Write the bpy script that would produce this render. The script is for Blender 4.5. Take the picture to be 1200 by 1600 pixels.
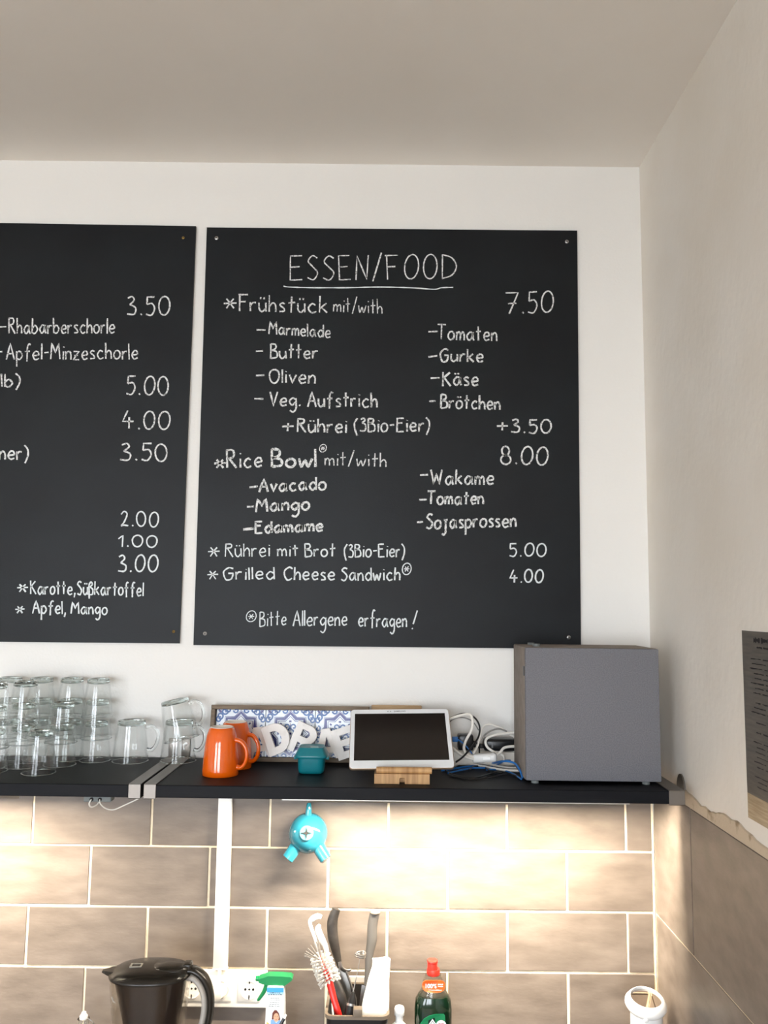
import bpy, bmesh, math, random
from mathutils import Vector, Matrix
random.seed(7)
for o in list(bpy.data.objects): bpy.data.objects.remove(o)
SC = bpy.context.scene
COL = SC.collection
PI = math.pi

# ------------------------------------------------------------------ camera
FPX, PITCH, YAW, ROLL = 1302.1, 0.109685, -0.0016486, 0.0119319
CAM = Vector((0.0, -2.15, 1.95))
_f = Vector((math.sin(YAW)*math.cos(PITCH), math.cos(YAW)*math.cos(PITCH), math.sin(PITCH)))
_r0 = Vector((math.cos(YAW), -math.sin(YAW), 0)); _u0 = _r0.cross(_f)
_r = math.cos(ROLL)*_r0 + math.sin(ROLL)*_u0
_u = _r.cross(_f)
cd = bpy.data.cameras.new('camera'); cam = bpy.data.objects.new('camera', cd); COL.objects.link(cam)
cd.sensor_fit = 'VERTICAL'; cd.sensor_height = 36.0; cd.lens = FPX/1600*36.0
cd.clip_start = .05
cam.matrix_world = Matrix(((_r.x, _u.x, -_f.x, CAM.x), (_r.y, _u.y, -_f.y, CAM.y), (_r.z, _u.z, -_f.z, CAM.z), (0, 0, 0, 1)))
SC.camera = cam

# ------------------------------------------------------------------ world, window light, exposure
W = bpy.data.worlds.new('sky'); SC.world = W; W.use_nodes = True
nt = W.node_tree; nt.nodes.clear()
wo = nt.nodes.new('ShaderNodeOutputWorld'); bg = nt.nodes.new('ShaderNodeBackground')
tc = nt.nodes.new('ShaderNodeTexCoord'); sx = nt.nodes.new('ShaderNodeSeparateXYZ'); rp = nt.nodes.new('ShaderNodeValToRGB')
nt.links.new(tc.outputs['Generated'], sx.inputs[0]); nt.links.new(sx.outputs['Z'], rp.inputs[0])
rp.color_ramp.elements[0].position = 0.0; rp.color_ramp.elements[0].color = (.86, .91, .97, 1)
rp.color_ramp.elements[1].position = 0.9; rp.color_ramp.elements[1].color = (.66, .81, 1.0, 1)
nt.links.new(rp.outputs[0], bg.inputs[0]); bg.inputs[1].default_value = 10.0
nt.links.new(bg.outputs[0], wo.inputs[0])
WINDOWS = [(-3.35, -1.95), (-1.35, 0.05)]; WZ0, WZ1 = 0.55, 2.75; YF = -5.2
for i, (a, b) in enumerate(WINDOWS):
    ld = bpy.data.lights.new('window_portal', 'AREA'); ld.shape = 'RECTANGLE'; ld.size = b-a; ld.size_y = WZ1-WZ0
    ld.cycles.is_portal = True
    lo = bpy.data.objects.new('window_portal', ld); COL.objects.link(lo)
    lo.location = ((a+b)/2, YF-.02, (WZ0+WZ1)/2); lo.rotation_euler = (PI/2, 0, 0)
SC.view_settings.view_transform = 'Standard'; SC.view_settings.look = 'None'
SC.view_settings.gamma = 1.0; SC.view_settings.use_curve_mapping = False
SC.view_settings.exposure = 0.95
cy = SC.cycles
cy.max_bounces = 16; cy.diffuse_bounces = 6; cy.glossy_bounces = 6; cy.transmission_bounces = 16; cy.transparent_max_bounces = 48
cy.caustics_reflective = False; cy.caustics_refractive = True; cy.blur_glossy = 0.5; cy.sample_clamp_indirect = 6.0
cy.use_denoising = True

# ------------------------------------------------------------------ pixel -> point helpers (points at real depths)
def ray(px, py): return _f + _r*((px-600)/FPX) - _u*((py-800)/FPX)
def at(px, py, d):           # d = distance in front of the back wall
    v = ray(px, py); return CAM + v*((-d-CAM.y)/v.y)
def atz(px, py, z):
    v = ray(px, py); return CAM + v*((z-CAM.z)/v.z)
def atx(px, py, x):
    v = ray(px, py); return CAM + v*((x-CAM.x)/v.x)

# ------------------------------------------------------------------ materials
def lin(c): return tuple(((v/255)/12.92 if v/255 <= .04045 else ((v/255+.055)/1.055)**2.4) for v in c)
def mat(name, rgb, rough=.5, metal=0, trans=0, ior=1.45, spec=.5, noise=None, bump=None, coat=0, sss=0, rnd=0):
    """noise=(rgb2, scale, (sx,sy,sz), lo, hi); bump=(scale, strength, (sx,sy,sz)); colours given as sRGB 0-255"""
    m = bpy.data.materials.new(name); m.use_nodes = True
    n = m.node_tree.nodes; l = m.node_tree.links; p = n['Principled BSDF']
    p.inputs['Base Color'].default_value = (*lin(rgb), 1); p.inputs['Roughness'].default_value = rough
    p.inputs['Metallic'].default_value = metal; p.inputs['Transmission Weight'].default_value = trans
    p.inputs['IOR'].default_value = ior; p.inputs['Specular IOR Level'].default_value = spec
    p.inputs['Coat Weight'].default_value = coat
    t = n.new('ShaderNodeTexCoord')
    src = t.outputs['Object']
    if rnd:
        oi = n.new('ShaderNodeObjectInfo'); ad = n.new('ShaderNodeVectorMath'); ad.operation = 'ADD'
        mu = n.new('ShaderNodeMath'); mu.operation = 'MULTIPLY'; mu.inputs[1].default_value = 37.0
        l.new(oi.outputs['Random'], mu.inputs[0]); l.new(t.outputs['Object'], ad.inputs[0]); l.new(mu.outputs[0], ad.inputs[1])
        src = ad.outputs[0]
    def tex(scale, st, det=5):
        mp = n.new('ShaderNodeMapping'); mp.inputs['Scale'].default_value = st; l.new(src, mp.inputs[0])
        x = n.new('ShaderNodeTexNoise'); x.inputs['Scale'].default_value = scale; x.inputs['Detail'].default_value = det
        l.new(mp.outputs[0], x.inputs['Vector']); return x
    if noise:
        c2, s, st, lo, hi = noise
        x = tex(s, st, 8); r = n.new('ShaderNodeValToRGB')
        r.color_ramp.elements[0].position = lo; r.color_ramp.elements[0].color = (*lin(rgb), 1)
        r.color_ramp.elements[1].position = hi; r.color_ramp.elements[1].color = (*lin(c2), 1)
        l.new(x.outputs['Fac'], r.inputs[0]); out = r.outputs[0]
        if rnd:
            hv = n.new('ShaderNodeHueSaturation'); mr = n.new('ShaderNodeMapRange')
            mr.inputs['To Min'].default_value = 1-rnd; mr.inputs['To Max'].default_value = 1+rnd
            l.new(oi.outputs['Random'], mr.inputs['Value']); l.new(mr.outputs[0], hv.inputs['Value'])
            l.new(out, hv.inputs['Color']); out = hv.outputs[0]
        l.new(out, p.inputs['Base Color'])
    if bump:
        s, k, st = bump
        x = tex(s, st); b = n.new('ShaderNodeBump'); b.inputs['Strength'].default_value = k; b.inputs['Distance'].default_value = .002
        l.new(x.outputs['Fac'], b.inputs['Height']); l.new(b.outputs[0], p.inputs['Normal'])
    return m
one = (1, 1, 1)
M = {}
M['wall'] = mat('white_wall_paint', (236, 234, 230), .9, spec=.2, bump=(160, .35, one))
M['wall_r'] = mat('rough_white_plaster', (232, 227, 219), .75, spec=.3, noise=((226, 219, 208), 3, one, .35, .65), bump=(55, .55, (1, 1, .7)))
M['ceiling'] = mat('ceiling_paint', (240, 236, 230), .95, spec=.1, noise=((236, 231, 224), 2, one, .4, .7), bump=(90, .15, one))
M['floor'] = mat('oak_floor', (190, 164, 136), .5, noise=((166, 140, 112), 6, (1, 9, 1), .3, .7))
M['board'] = mat('blackboard_paint', (19, 21, 24), .46, spec=.24, noise=((24, 28, 31), 4, (1, 1, 1.5), .35, .7), bump=(300, .12, one))
M['edge'] = mat('board_edge', (30, 26, 24), .8)
M['tile'] = mat('taupe_stone_tile', (94, 84, 76), .38, noise=((122, 111, 102), 15, (.6, 1, 1.8), .25, .75), bump=(60, .12, (1, 1, 3)), rnd=.06)
M['grout'] = mat('cream_grout', (232, 218, 192), .9, spec=.2, noise=((212, 194, 165), 30, one, .4, .7), bump=(200, .4, one))
M['mortar'] = mat('bare_mortar', (196, 180, 158), .95, spec=.1, noise=((150, 132, 108), 26, one, .58, .7), bump=(60, .9, one))
M['black_wood'] = mat('black_stained_shelf', (14, 15, 20), .5, spec=.16, noise=((21, 21, 24), 12, (1, 12, 6), .3, .75), bump=(30, .12, (1, 10, 10)))
M['steel'] = mat('brushed_steel', (132, 126, 120), .42, 1, bump=(60, .06, (14, 1, 1)))
M['dsteel'] = mat('screw_steel', (170, 168, 165), .35, 1)
M['brass'] = mat('brass_screw', (150, 122, 66), .4, 1)
M['hole'] = mat('dark_recess', (18, 17, 16), .8)
M['chalk'] = mat('chalk', (226, 228, 228), .95, spec=.1, noise=((110, 112, 112), 260, one, .5, .68))
M['chalk2'] = mat('chalk_marker', (224, 230, 232), .9, spec=.1, noise=((190, 196, 198), 150, one, .5, .8))
M['glass'] = mat('clear_glass', (250, 253, 252), 0.0, trans=1, ior=1.47)
def thin_glass(name, tint, ior=1.45, rough=.0):
    m = bpy.data.materials.new(name); m.use_nodes = True; n = m.node_tree.nodes; l = m.node_tree.links; n.clear()
    o = n.new('ShaderNodeOutputMaterial'); mx = n.new('ShaderNodeMixShader'); fr = n.new('ShaderNodeFresnel'); 
    ge = n.new('ShaderNodeNewGeometry'); mi = n.new('ShaderNodeMapRange'); mi.inputs['To Min'].default_value = ior; mi.inputs['To Max'].default_value = 1/ior
    l.new(ge.outputs['Backfacing'], mi.inputs['Value']); l.new(mi.outputs[0], fr.inputs[0])
    tr = n.new('ShaderNodeBsdfTransparent'); tr.inputs[0].default_value = (*tint, 1); gs = n.new('ShaderNodeBsdfGlossy'); gs.inputs['Roughness'].default_value = rough
    l.new(fr.outputs[0], mx.inputs[0]); l.new(tr.outputs[0], mx.inputs[1]); l.new(gs.outputs[0], mx.inputs[2]); l.new(mx.outputs[0], o.inputs[0]); return m
M['glass_base'] = mat('thick_glass_base', (196, 206, 203), 0.0, trans=1, ior=1.5)  # clear glass tinted grey, standing in for dark surroundings refracted in the bases
M['thin_glass'] = thin_glass('thin_clear_glass', (.988, .992, .99))
M['thin_plastic'] = thin_glass('thin_clear_plastic', (.93, .92, .90), 1.4, .08)
M['orange'] = mat('orange_glaze', (226, 94, 6), .12, coat=.6)
M['unglazed'] = mat('unglazed_foot', (232, 224, 214), .8)
M['greywood'] = mat('weathered_grey_wood', (134, 118, 100), .7, noise=((104, 90, 74), 14, (1, 9, 9), .3, .7))
M['lightwood'] = mat('light_beech', (202, 172, 134), .6, noise=((180, 148, 110), 14, (1, 8, 8), .3, .7))
M['bamboo'] = mat('bamboo', (200, 158, 108), .5, noise=((158, 116, 72), 9, (14, 1, 1), .35, .68))
M['azulejo'] = mat('white_tile_glaze', (228, 236, 244), .2)
M['indigo'] = mat('indigo_print', (52, 54, 128), .25)
M['cobalt'] = mat('cobalt_print', (28, 88, 158), .25)
M['letter'] = mat('white_letter_paint', (240, 236, 232), .6, noise=((226, 221, 216), 60, one, .5, .8))
M['letterside'] = M['letter']
M['teal_box'] = mat('teal_plastic', (18, 128, 140), .3, trans=.25, spec=.5)
M['sticker'] = mat('pale_sticker', (178, 212, 214), .5)
M['white_plastic'] = mat('white_plastic', (240, 240, 238), .3)
M['tab_white'] = mat('tablet_white', (236, 238, 240), .22)
M['tab_edge'] = mat('tablet_rim', (196, 168, 140), .3, .8)
M['screen'] = mat('dark_glass_screen', (30, 24, 21), .12)
M['grey_print'] = mat('grey_print', (120, 122, 124), .5)
M['fabric'] = mat('grey_speaker_cloth', (122, 122, 127), .95, spec=.1, noise=((110, 110, 115), 420, one, .4, .6), bump=(500, .5, one))
M['cabinet'] = mat('taupe_cabinet_vinyl', (144, 134, 126), .8, spec=.2, noise=((134, 124, 116), 40, one, .4, .6))
M['rubber'] = mat('grey_rubber', (112, 118, 118), .7)
M['black_plastic'] = mat('black_plastic', (20, 20, 22), .3)
M['white_cable'] = mat('white_cable_jacket', (226, 222, 214), .45)
M['blue_cable'] = mat('blue_cable_jacket', (34, 110, 184), .4)
M['grey_cable'] = mat('grey_cable_jacket', (130, 128, 124), .5)
M['translucent'] = mat('milky_switch_plastic', (238, 238, 236), .25, trans=.2)
M['strip'] = mat('power_strip_plastic', (222, 216, 206), .4)
M['duct'] = mat('white_duct_pvc', (238, 236, 232), .4)
M['socket'] = mat('socket_plastic', (240, 234, 224), .3)
M['teal'] = mat('glossy_turquoise', (34, 104, 120), .12, coat=.7)
M['teal_l'] = mat('pale_turquoise_rubber', (66, 132, 138), .45)
M['clear_grey'] = mat('clear_grey_plastic', (236, 232, 226), .06, trans=1, ior=1.12)
M['smoky'] = mat('smoky_brown_plastic', (46, 35, 31), .2, trans=.2)
M['lid_black'] = mat('black_pitcher_lid', (36, 32, 27), .26)
M['frost'] = mat('frosted_plastic', (206, 200, 192), .4, trans=.35)
M['lcd'] = mat('grey_indicator', (150, 146, 136), .3)
M['green'] = mat('green_trigger_plastic', (28, 132, 78), .28)
M['lab_white'] = mat('white_label', (240, 244, 248), .4)
M['lab_blue'] = mat('light_blue_label', (74, 166, 226), .4)
M['lab_pale'] = mat('pale_blue_label', (176, 216, 244), .4)
M['hair'] = mat('print_brown_hair', (112, 56, 44), .5)
M['skin'] = mat('print_skin', (226, 182, 148), .5)
M['shirt'] = mat('print_blue_shirt', (140, 184, 228), .5)
M['yellow'] = mat('print_yellow', (232, 216, 120), .5)
M['red'] = mat('red_plastic', (214, 40, 34), .3)
M['redcap'] = mat('orange_red_cap', (216, 50, 38), .35)
M['bristle'] = mat('white_bristle', (206, 202, 195), .5)
M['bristle_d'] = mat('grey_bristle', (104, 98, 92), .6)
M['knife_black'] = mat('black_knife_grip', (34, 31, 29), .45, noise=((52, 48, 45), 60, one, .4, .7))
M['knife_grey'] = mat('grey_knife_grip', (80, 77, 74), .5)
M['bin'] = mat('dark_bin_plastic', (26, 22, 20), .5)
M['rim'] = mat('greige_bin_rim', (128, 114, 98), .5)
M['cloth'] = mat('white_cloth', (244, 243, 240), .85, bump=(40, .5, one))
M['soap'] = mat('green_dish_soap', (6, 38, 20), .12, trans=.3, coat=.4)
M['pet'] = mat('clear_bottle_plastic', (240, 244, 240), .05, trans=1, ior=1.1)
M['lab_orange'] = mat('orange_label', (236, 108, 44), .4)
M['lab_green'] = mat('green_label', (24, 132, 82), .4)
M['lab_grey'] = mat('grey_label_line', (70, 84, 80), .5)
M['leaf'] = mat('leaf_green_print', (96, 150, 56), .5)
M['lab_red'] = mat('red_print', (206, 60, 52), .5)
M['mirror'] = mat('polished_top', (205, 196, 186), .03, 1)
M['poster'] = mat('grey_poster_print', (104, 99, 90), .35, noise=((82, 78, 74), 26, (1, .5, 7), .3, .7))
M['poster_low'] = mat('beige_poster_sheen', (178, 160, 132), .35, noise=((150, 130, 100), 26, (1, .5, 9), .35, .65))  # beige lower strip: reflection on the glossy sheet put into the colour
M['ink'] = mat('black_ink', (26, 22, 24), .5)
M['counter'] = mat('grey_counter_laminate', (120, 112, 104), .4, noise=((104, 96, 90), 18, one, .4, .7))
M['base_cab'] = mat('white_cabinet_front', (222, 219, 214), .45)
M['alu'] = mat('aluminium_profile', (180, 178, 172), .4, 1)
M['win'] = mat('window_frame_paint', (226, 226, 222), .5)
M['street'] = mat('street_paving', (150, 146, 140), .9)
led = bpy.data.materials.new('led_diffuser'); led.use_nodes = True
_e = led.node_tree.nodes['Principled BSDF']; _e.inputs['Emission Color'].default_value = (1, .86, .66, 1); _e.inputs['Emission Strength'].default_value = 12
M['led'] = led

# ------------------------------------------------------------------ mesh helpers
class MB:
    def __init__(s): s.bm = bmesh.new()
    def _app(s, b2, mtx=None):
        if mtx is not None: bmesh.ops.transform(b2, matrix=mtx, verts=b2.verts)
        me = bpy.data.meshes.new('tmp'); b2.to_mesh(me); b2.free(); s.bm.from_mesh(me); bpy.data.meshes.remove(me); return s
    def box(s, x0, x1, y0, y1, z0, z1, bev=0, seg=2, mtx=None):
        b = bmesh.new(); bmesh.ops.create_cube(b, size=1)
        for v in b.verts: v.co = Vector(((x0+x1)/2+v.co.x*(x1-x0), (y0+y1)/2+v.co.y*(y1-y0), (z0+z1)/2+v.co.z*(z1-z0)))
        if bev: bmesh.ops.bevel(b, geom=list(b.edges), offset=bev, segments=seg, affect='EDGES', profile=.5)
        return s._app(b, mtx)
    def loft(s, rings, cap0=True, cap1=True, mtx=None, close=False):
        b = bmesh.new(); R = [[b.verts.new(p) for p in r] for r in rings]; n = len(rings[0])
        prs = list(zip(R, R[1:]))
        if close: prs.append((R[-1], R[0]))
        for a, c in prs:
            for i in range(n):
                j = (i+1) % n; b.faces.new((a[i], a[j], c[j], c[i]))
        if cap0 and not close: b.faces.new(R[0][::-1])
        if cap1 and not close: b.faces.new(R[-1])
        bmesh.ops.recalc_face_normals(b, faces=b.faces)
        return s._app(b, mtx)
    def lathe(s, prof, seg=32, mtx=None, close=False):
        """prof: (r,z) list; r=0 ends collapse to a point"""
        b = bmesh.new(); rows = []
        for r, z in prof:
            rows.append([b.verts.new((0, 0, z))] if r < 1e-7 else [b.verts.new((r*math.cos(2*PI*i/seg), r*math.sin(2*PI*i/seg), z)) for i in range(seg)])
        prs = list(zip(rows, rows[1:]))
        if close: prs.append((rows[-1], rows[0]))
        for a, c in prs:
            for i in range(seg):
                j = (i+1) % seg
                if len(a) == 1 and len(c) == 1: continue
                if len(a) == 1: b.faces.new((a[0], c[j], c[i]))
                elif len(c) == 1: b.faces.new((a[i], a[j], c[0]))
                else: b.faces.new((a[i], a[j], c[j], c[i]))
        if not close:
            if len(rows[0]) > 1: b.faces.new(rows[0][::-1])
            if len(rows[-1]) > 1: b.faces.new(rows[-1])
        bmesh.ops.recalc_face_normals(b, faces=b.faces)
        return s._app(b, mtx)
    def tube(s, pts, r, seg=8, sub=0, flat=None, mtx=None):
        pts = [Vector(p) for p in pts]
        rad = list(r) if isinstance(r, (list, tuple)) else [r]*len(pts)
        if sub: pts, rad = smooth(pts, rad, sub)
        rings = []; prev = None
        for i, p in enumerate(pts):
            t = (pts[min(i+1, len(pts)-1)] - pts[max(i-1, 0)]).normalized()
            if prev is None:
                a = Vector((0, 1, 0)) if abs(t.y) < .9 else Vector((1, 0, 0))
            else: a = prev
            n = (a - t*a.dot(t)).normalized(); prev = n; bn = t.cross(n)
            fl = flat or 1
            rings.append([p + n*(math.cos(2*PI*k/seg)*rad[i]*fl) + bn*(math.sin(2*PI*k/seg)*rad[i]) for k in range(seg)])
        return s.loft(rings, mtx=mtx)
    def prism(s, poly, y0, y1, mtx=None):
        """poly of (x,z), extruded along y from y0 to y1"""
        return s.loft([[(x, y0, z) for x, z in poly], [(x, y1, z) for x, z in poly]], mtx=mtx)
    def poly(s, pts, mtx=None):
        b = bmesh.new(); b.faces.new([b.verts.new(p) for p in pts]); return s._app(b, mtx)
    def build(s, name, m, parent=None, ang=35, loc=None):
        me = bpy.data.meshes.new(name); s.bm.to_mesh(me); s.bm.free()
        if ang:
            me.polygons.foreach_set('use_smooth', [True]*len(me.polygons)); me.set_sharp_from_angle(angle=math.radians(ang))
        me.materials.append(m if not isinstance(m, str) else M[m])
        o = bpy.data.objects.new(name, me); COL.objects.link(o)
        if parent: o.parent = parent
        if loc is not None: o.location = loc
        return o
def smooth(pts, rad, sub):
    P, R = [], []
    n = len(pts)
    for i in range(n-1):
        p0, p1, p2, p3 = pts[max(i-1, 0)], pts[i], pts[i+1], pts[min(i+2, n-1)]
        for k in range(sub):
            t = k/sub
            P.append(.5*((2*p1)+(p2-p0)*t+(2*p0-5*p1+4*p2-p3)*t*t+(3*p1-p0-3*p2+p3)*t**3)); R.append(rad[i]*(1-t)+rad[i+1]*t)
    P.append(pts[-1]); R.append(rad[-1]); return P, R
def T(x, y, z): return Matrix.Translation((x, y, z))
def RX(a): return Matrix.Rotation(a, 4, 'X')
def RY(a): return Matrix.Rotation(a, 4, 'Y')
def RZ(a): return Matrix.Rotation(a, 4, 'Z')
def tag(o, label=None, cat=None, group=None, kind=None):
    if label: o['label'] = label
    if cat: o['category'] = cat
    if group: o['group'] = group
    if kind: o['kind'] = kind
    return o
def thing(name, label, cat, loc=(0, 0, 0), rot=(0, 0, 0), group=None):
    o = bpy.data.objects.new(name, None); COL.objects.link(o); o.empty_display_size = .05
    o.location = loc; o.rotation_euler = rot
    return tag(o, label, cat, group)
def copy_tree(o, parent=None):
    c = o.copy(); COL.objects.link(c); c.parent = parent
    for ch in list(o.children): copy_tree(ch, c)
    return c
def sup(a, b, n=24, e=2.6, cx=0, cy=0, z=0):
    """super-ellipse ring"""
    out = []
    for i in range(n):
        t = 2*PI*i/n; c, s_ = math.cos(t), math.sin(t)
        out.append((cx+a*math.copysign(abs(c)**(2/e), c), cy+b*math.copysign(abs(s_)**(2/e), s_), z))
    return out
def ribbon(bm, pts, w, y, closed=False, jit=0, to=None):
    """flat stroke in the x-z plane at depth y; pts are (x,z)"""
    n = len(pts)
    if n < 2: return
    L, R_ = [], []
    for i in range(n):
        a = pts[(i-1) % n] if closed else pts[max(i-1, 0)]; b = pts[(i+1) % n] if closed else pts[min(i+1, n-1)]
        tx, tz = b[0]-a[0], b[1]-a[1]; q = math.hypot(tx, tz) or 1
        ww = w*.5*(1+random.uniform(-jit, jit))
        nx, nz = -tz/q*ww, tx/q*ww
        f = to or (lambda x, z: (x, y, z))
        L.append(bm.verts.new(f(pts[i][0]+nx, pts[i][1]+nz))); R_.append(bm.verts.new(f(pts[i][0]-nx, pts[i][1]-nz)))
    for i in range(n if closed else n-1):
        j = (i+1) % n; bm.faces.new((L[i], L[j], R_[j], R_[i]))
def sm2(pts, sub=6):
    P, _ = smooth([Vector((p[0], p[1], 0)) for p in pts], [1]*len(pts), sub); return [(p.x, p.y) for p in P]
def filled(name, loops, m, parent=None, ext=0, bev=0):
    """filled 2D outline with holes, thickness 2*ext along local y; loops of (x,z)"""
    c = bpy.data.curves.new(name, 'CURVE'); c.dimensions = '2D'; c.fill_mode = 'BOTH'; c.extrude = ext; c.bevel_depth = bev; c.bevel_resolution = 1
    for lp in loops:
        sp = c.splines.new('POLY'); sp.points.add(len(lp)-1); sp.use_cyclic_u = True
        for i, (x, z) in enumerate(lp): sp.points[i].co = (x, z, 0, 1)
    t = bpy.data.objects.new('tmp', c); COL.objects.link(t)
    dg = bpy.context.evaluated_depsgraph_get(); me = bpy.data.meshes.new_from_object(t.evaluated_get(dg))
    bpy.data.objects.remove(t); bpy.data.curves.remove(c)
    me.transform(RX(PI/2)); me.materials.clear(); me.materials.append(M[m]); me.name = name
    o = bpy.data.objects.new(name, me); COL.objects.link(o)
    if parent: o.parent = parent
    return o
def text_mesh(name, s, size, m, parent=None, loc=(0, 0, 0), rot=(PI/2, 0, 0), ext=0, off=0, align='CENTER'):
    c = bpy.data.curves.new(name, 'FONT'); c.body = s; c.size = size; c.extrude = ext; c.offset = off; c.align_x = align; c.align_y = 'CENTER'
    t = bpy.data.objects.new('tmp', c); COL.objects.link(t)
    dg = bpy.context.evaluated_depsgraph_get(); me = bpy.data.meshes.new_from_object(t.evaluated_get(dg))
    bpy.data.objects.remove(t); bpy.data.curves.remove(c)
    me.materials.clear(); me.materials.append(M[m]); me.name = name
    o = bpy.data.objects.new(name, me); COL.objects.link(o); o.location = loc; o.rotation_euler = rot
    if parent: o.parent = parent
    return o

# ------------------------------------------------------------------ setting
TD = .010                                    # tile face stands this far off the back wall
XW = at(1009, 700, 0).x                      # right plaster wall
ZC = at(600, 257, 0).z                       # ceiling
XT = at(1022, 1330, TD).x                    # right tile face
XL, YB, YFRONT = -4.2, 0.0, YF
ZS = at(172, 1182, 0).z                      # shelf top
CT = CAM.z - 1.115                           # counter top
ZTT = atx(1130, 1298, XT).z                  # top of right-hand tiles
def struct(name, mb, m, **k): return tag(mb.build(name, m, **k), kind='structure')
wall_back = struct('wall_back', MB().box(XL-.2, XW+.2, 0, .2, 0, ZC+.1), 'wall')
wall_right = struct('wall_right', MB().box(XW, XW+.2, YFRONT-.2, 0, 0, ZC+.1), 'wall_r')
wall_left = struct('wall_left', MB().box(XL-.2, XL, YFRONT-.2, 0, 0, ZC+.1), 'wall')
struct('ceiling', MB().box(XL-.2, XW+.2, YFRONT-.2, .2, ZC, ZC+.2), 'ceiling')
struct('floor', MB().box(XL-.2, XW+.2, YFRONT-.2, .2, -.1, 0), 'floor')
fw = MB(); xs = [XL-.2] + [v for w_ in WINDOWS for v in w_] + [XW+.2]
for i in range(0, len(xs), 2): fw.box(xs[i], xs[i+1], YFRONT-.2, YFRONT, 0, ZC+.1)
for a, b in WINDOWS:
    fw.box(a, b, YFRONT-.2, YFRONT, 0, WZ0); fw.box(a, b, YFRONT-.2, YFRONT, WZ1, ZC+.1)
struct('wall_front', fw, 'wall')
for i, (a, b) in enumerate(WINDOWS):
    m_ = MB(); y0, y1 = YFRONT-.13, YFRONT-.07
    for x0, x1 in ((a, a+.06), (b-.06, b), ((a+b)/2-.04, (a+b)/2+.04)): m_.box(x0, x1, y0, y1, WZ0, WZ1)
    for z0, z1 in ((WZ0, WZ0+.06), (WZ1-.06, WZ1), (2.1, 2.16)): m_.box(a+.06, b-.06, y0+.005, y1-.005, z0, z1)
    struct('window_%d' % (i+1), m_, 'win')
struct('ground', MB().box(-14, 10, -16, YFRONT-.2, -.12, -.02), 'street')

# tiles of the back wall
tile_n = [0]
def tile_box(x0, x1, z0, z1, parent, axis='y', face=0.0):
    if x1-x0 < .012: return
    j = lambda: random.uniform(-.0006, .0006); f = face + random.uniform(-.0006, .0006)
    if axis == 'y': mb = MB().box(x0-(x0+x1)/2+j(), x1-(x0+x1)/2+j(), -f, -.001, z0-(z0+z1)/2+j(), z1-(z0+z1)/2+j(), .0012, 1); loc = ((x0+x1)/2, 0, (z0+z1)/2)
    else: mb = MB().box(-f, -.001, x0-(x0+x1)/2, x1-(x0+x1)/2, z0-(z0+z1)/2, z1-(z0+z1)/2, .0012, 1); loc = (XW, (x0+x1)/2, (z0+z1)/2)
    mb.build('tile', 'tile', parent, ang=30, loc=loc)
zj = [at(600, y, TD).z for y in (1326.5, 1421, 1516)]
PZ = (zj[0]-zj[2])/2; rows = [zj[0]+PZ] + zj + [zj[2]-PZ, zj[2]-2*PZ]
xr1 = at(607, 1290, TD).x; PX = (at(976, 1295, TD).x - at(50, 1280, TD).x)/5
G = .0030
struct('grout_bed', MB().box(-2.2, XT, -(TD-.0022), -.0005, CT-.04, rows[0]+.004), 'grout', parent=wall_back)
for k in range(len(rows)-1):
    zt, zb = rows[k], rows[k+1]; off = 0 if k % 2 == 0 else -PX/2
    xs_ = [xr1+off+PX*i for i in range(-9, 6)]
    for x0, x1 in zip(xs_, xs_[1:]):
        if x0 < -2.2 or x0 > XT-.02: continue
        tile_box(x0+G, (min(x1, XT+.001)-G if x1 < XT else XT-.0062), zb+G*.8, zt-G*.8, wall_back, 'y', TD)
# tiles of the right wall
RT = XW-XT
zr1 = at(1026, 1427, TD).z
PR = ZTT-zr1
yv = atx(1081, 1380, XT).y
struct('grout_bed', MB().box(XT+.0022, XW-.0005, -2.4, -TD+.002, CT-.04, ZTT-.004), 'grout', parent=wall_right)
def ytiles(y_first, zt, zb):
    y = -TD; nxt = y_first
    while y > -2.35:
        tile_box(nxt+.0021, y-.0021 if y < -TD else y-.004, zb+.0014, zt-(.0014 if zt < ZTT-.001 else 0), wall_right, 'x', RT)
        y = nxt; nxt = y-.6
ytiles(yv, ZTT, zr1); ytiles(-.60, zr1, zr1-PR); 
# bare mortar strip between the tiles and the torn plaster edge
up = []; lo_ = []
y = -.012; i = 0
while y > -2.35:
    h = .026 + .006*math.sin(y*23) + random.uniform(-.003, .003)
    up.append((y, ZTT-.002+h)); y -= random.uniform(.012, .03)
mm = MB()
mm.loft([[(XW-.0035, a, ZTT-.01) for a, b in up] + [(XW-.0035, a, b) for a, b in up[::-1]], [(XW-.0003, a, ZTT-.01) for a, b in up] + [(XW-.0003, a, b+.002) for a, b in up[::-1]]])
tag(mm.build('mortar_strip', 'mortar', wall_right, ang=20), 'bare ragged mortar strip above the tiles', kind='structure')
# counter under the frame, so that everything below the shelf stands on something
ct = thing('kitchen_counter', 'grey laminate counter with white cabinet fronts below the tiled splashback', 'counter', (0, 0, 0))
MB().box(-2.4, XT-.002, -.62, -TD-.002, CT-.04, CT, .003).build('worktop', 'counter', ct)
for i in range(5):
    x1 = XT-.006-i*.6
    MB().box(x1-.597, x1, -.58, -TD-.02, .1, CT-.041).build('cabinet_body', 'base_cab', ct)
    d_ = MB().box(x1-.594, x1-.003, -.6, -.581, .104, CT-.045, .002).build('door', 'base_cab', ct)
    MB().tube([(x1-.4, -.6, CT-.1), (x1-.4, -.625, CT-.1), (x1-.2, -.625, CT-.1), (x1-.2, -.6, CT-.1)], .005).build('handle', 'steel', d_)
MB().box(-2.35, XT-.01, -.54, -TD-.02, 0, .1).build('plinth', 'black_plastic', ct)

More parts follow.
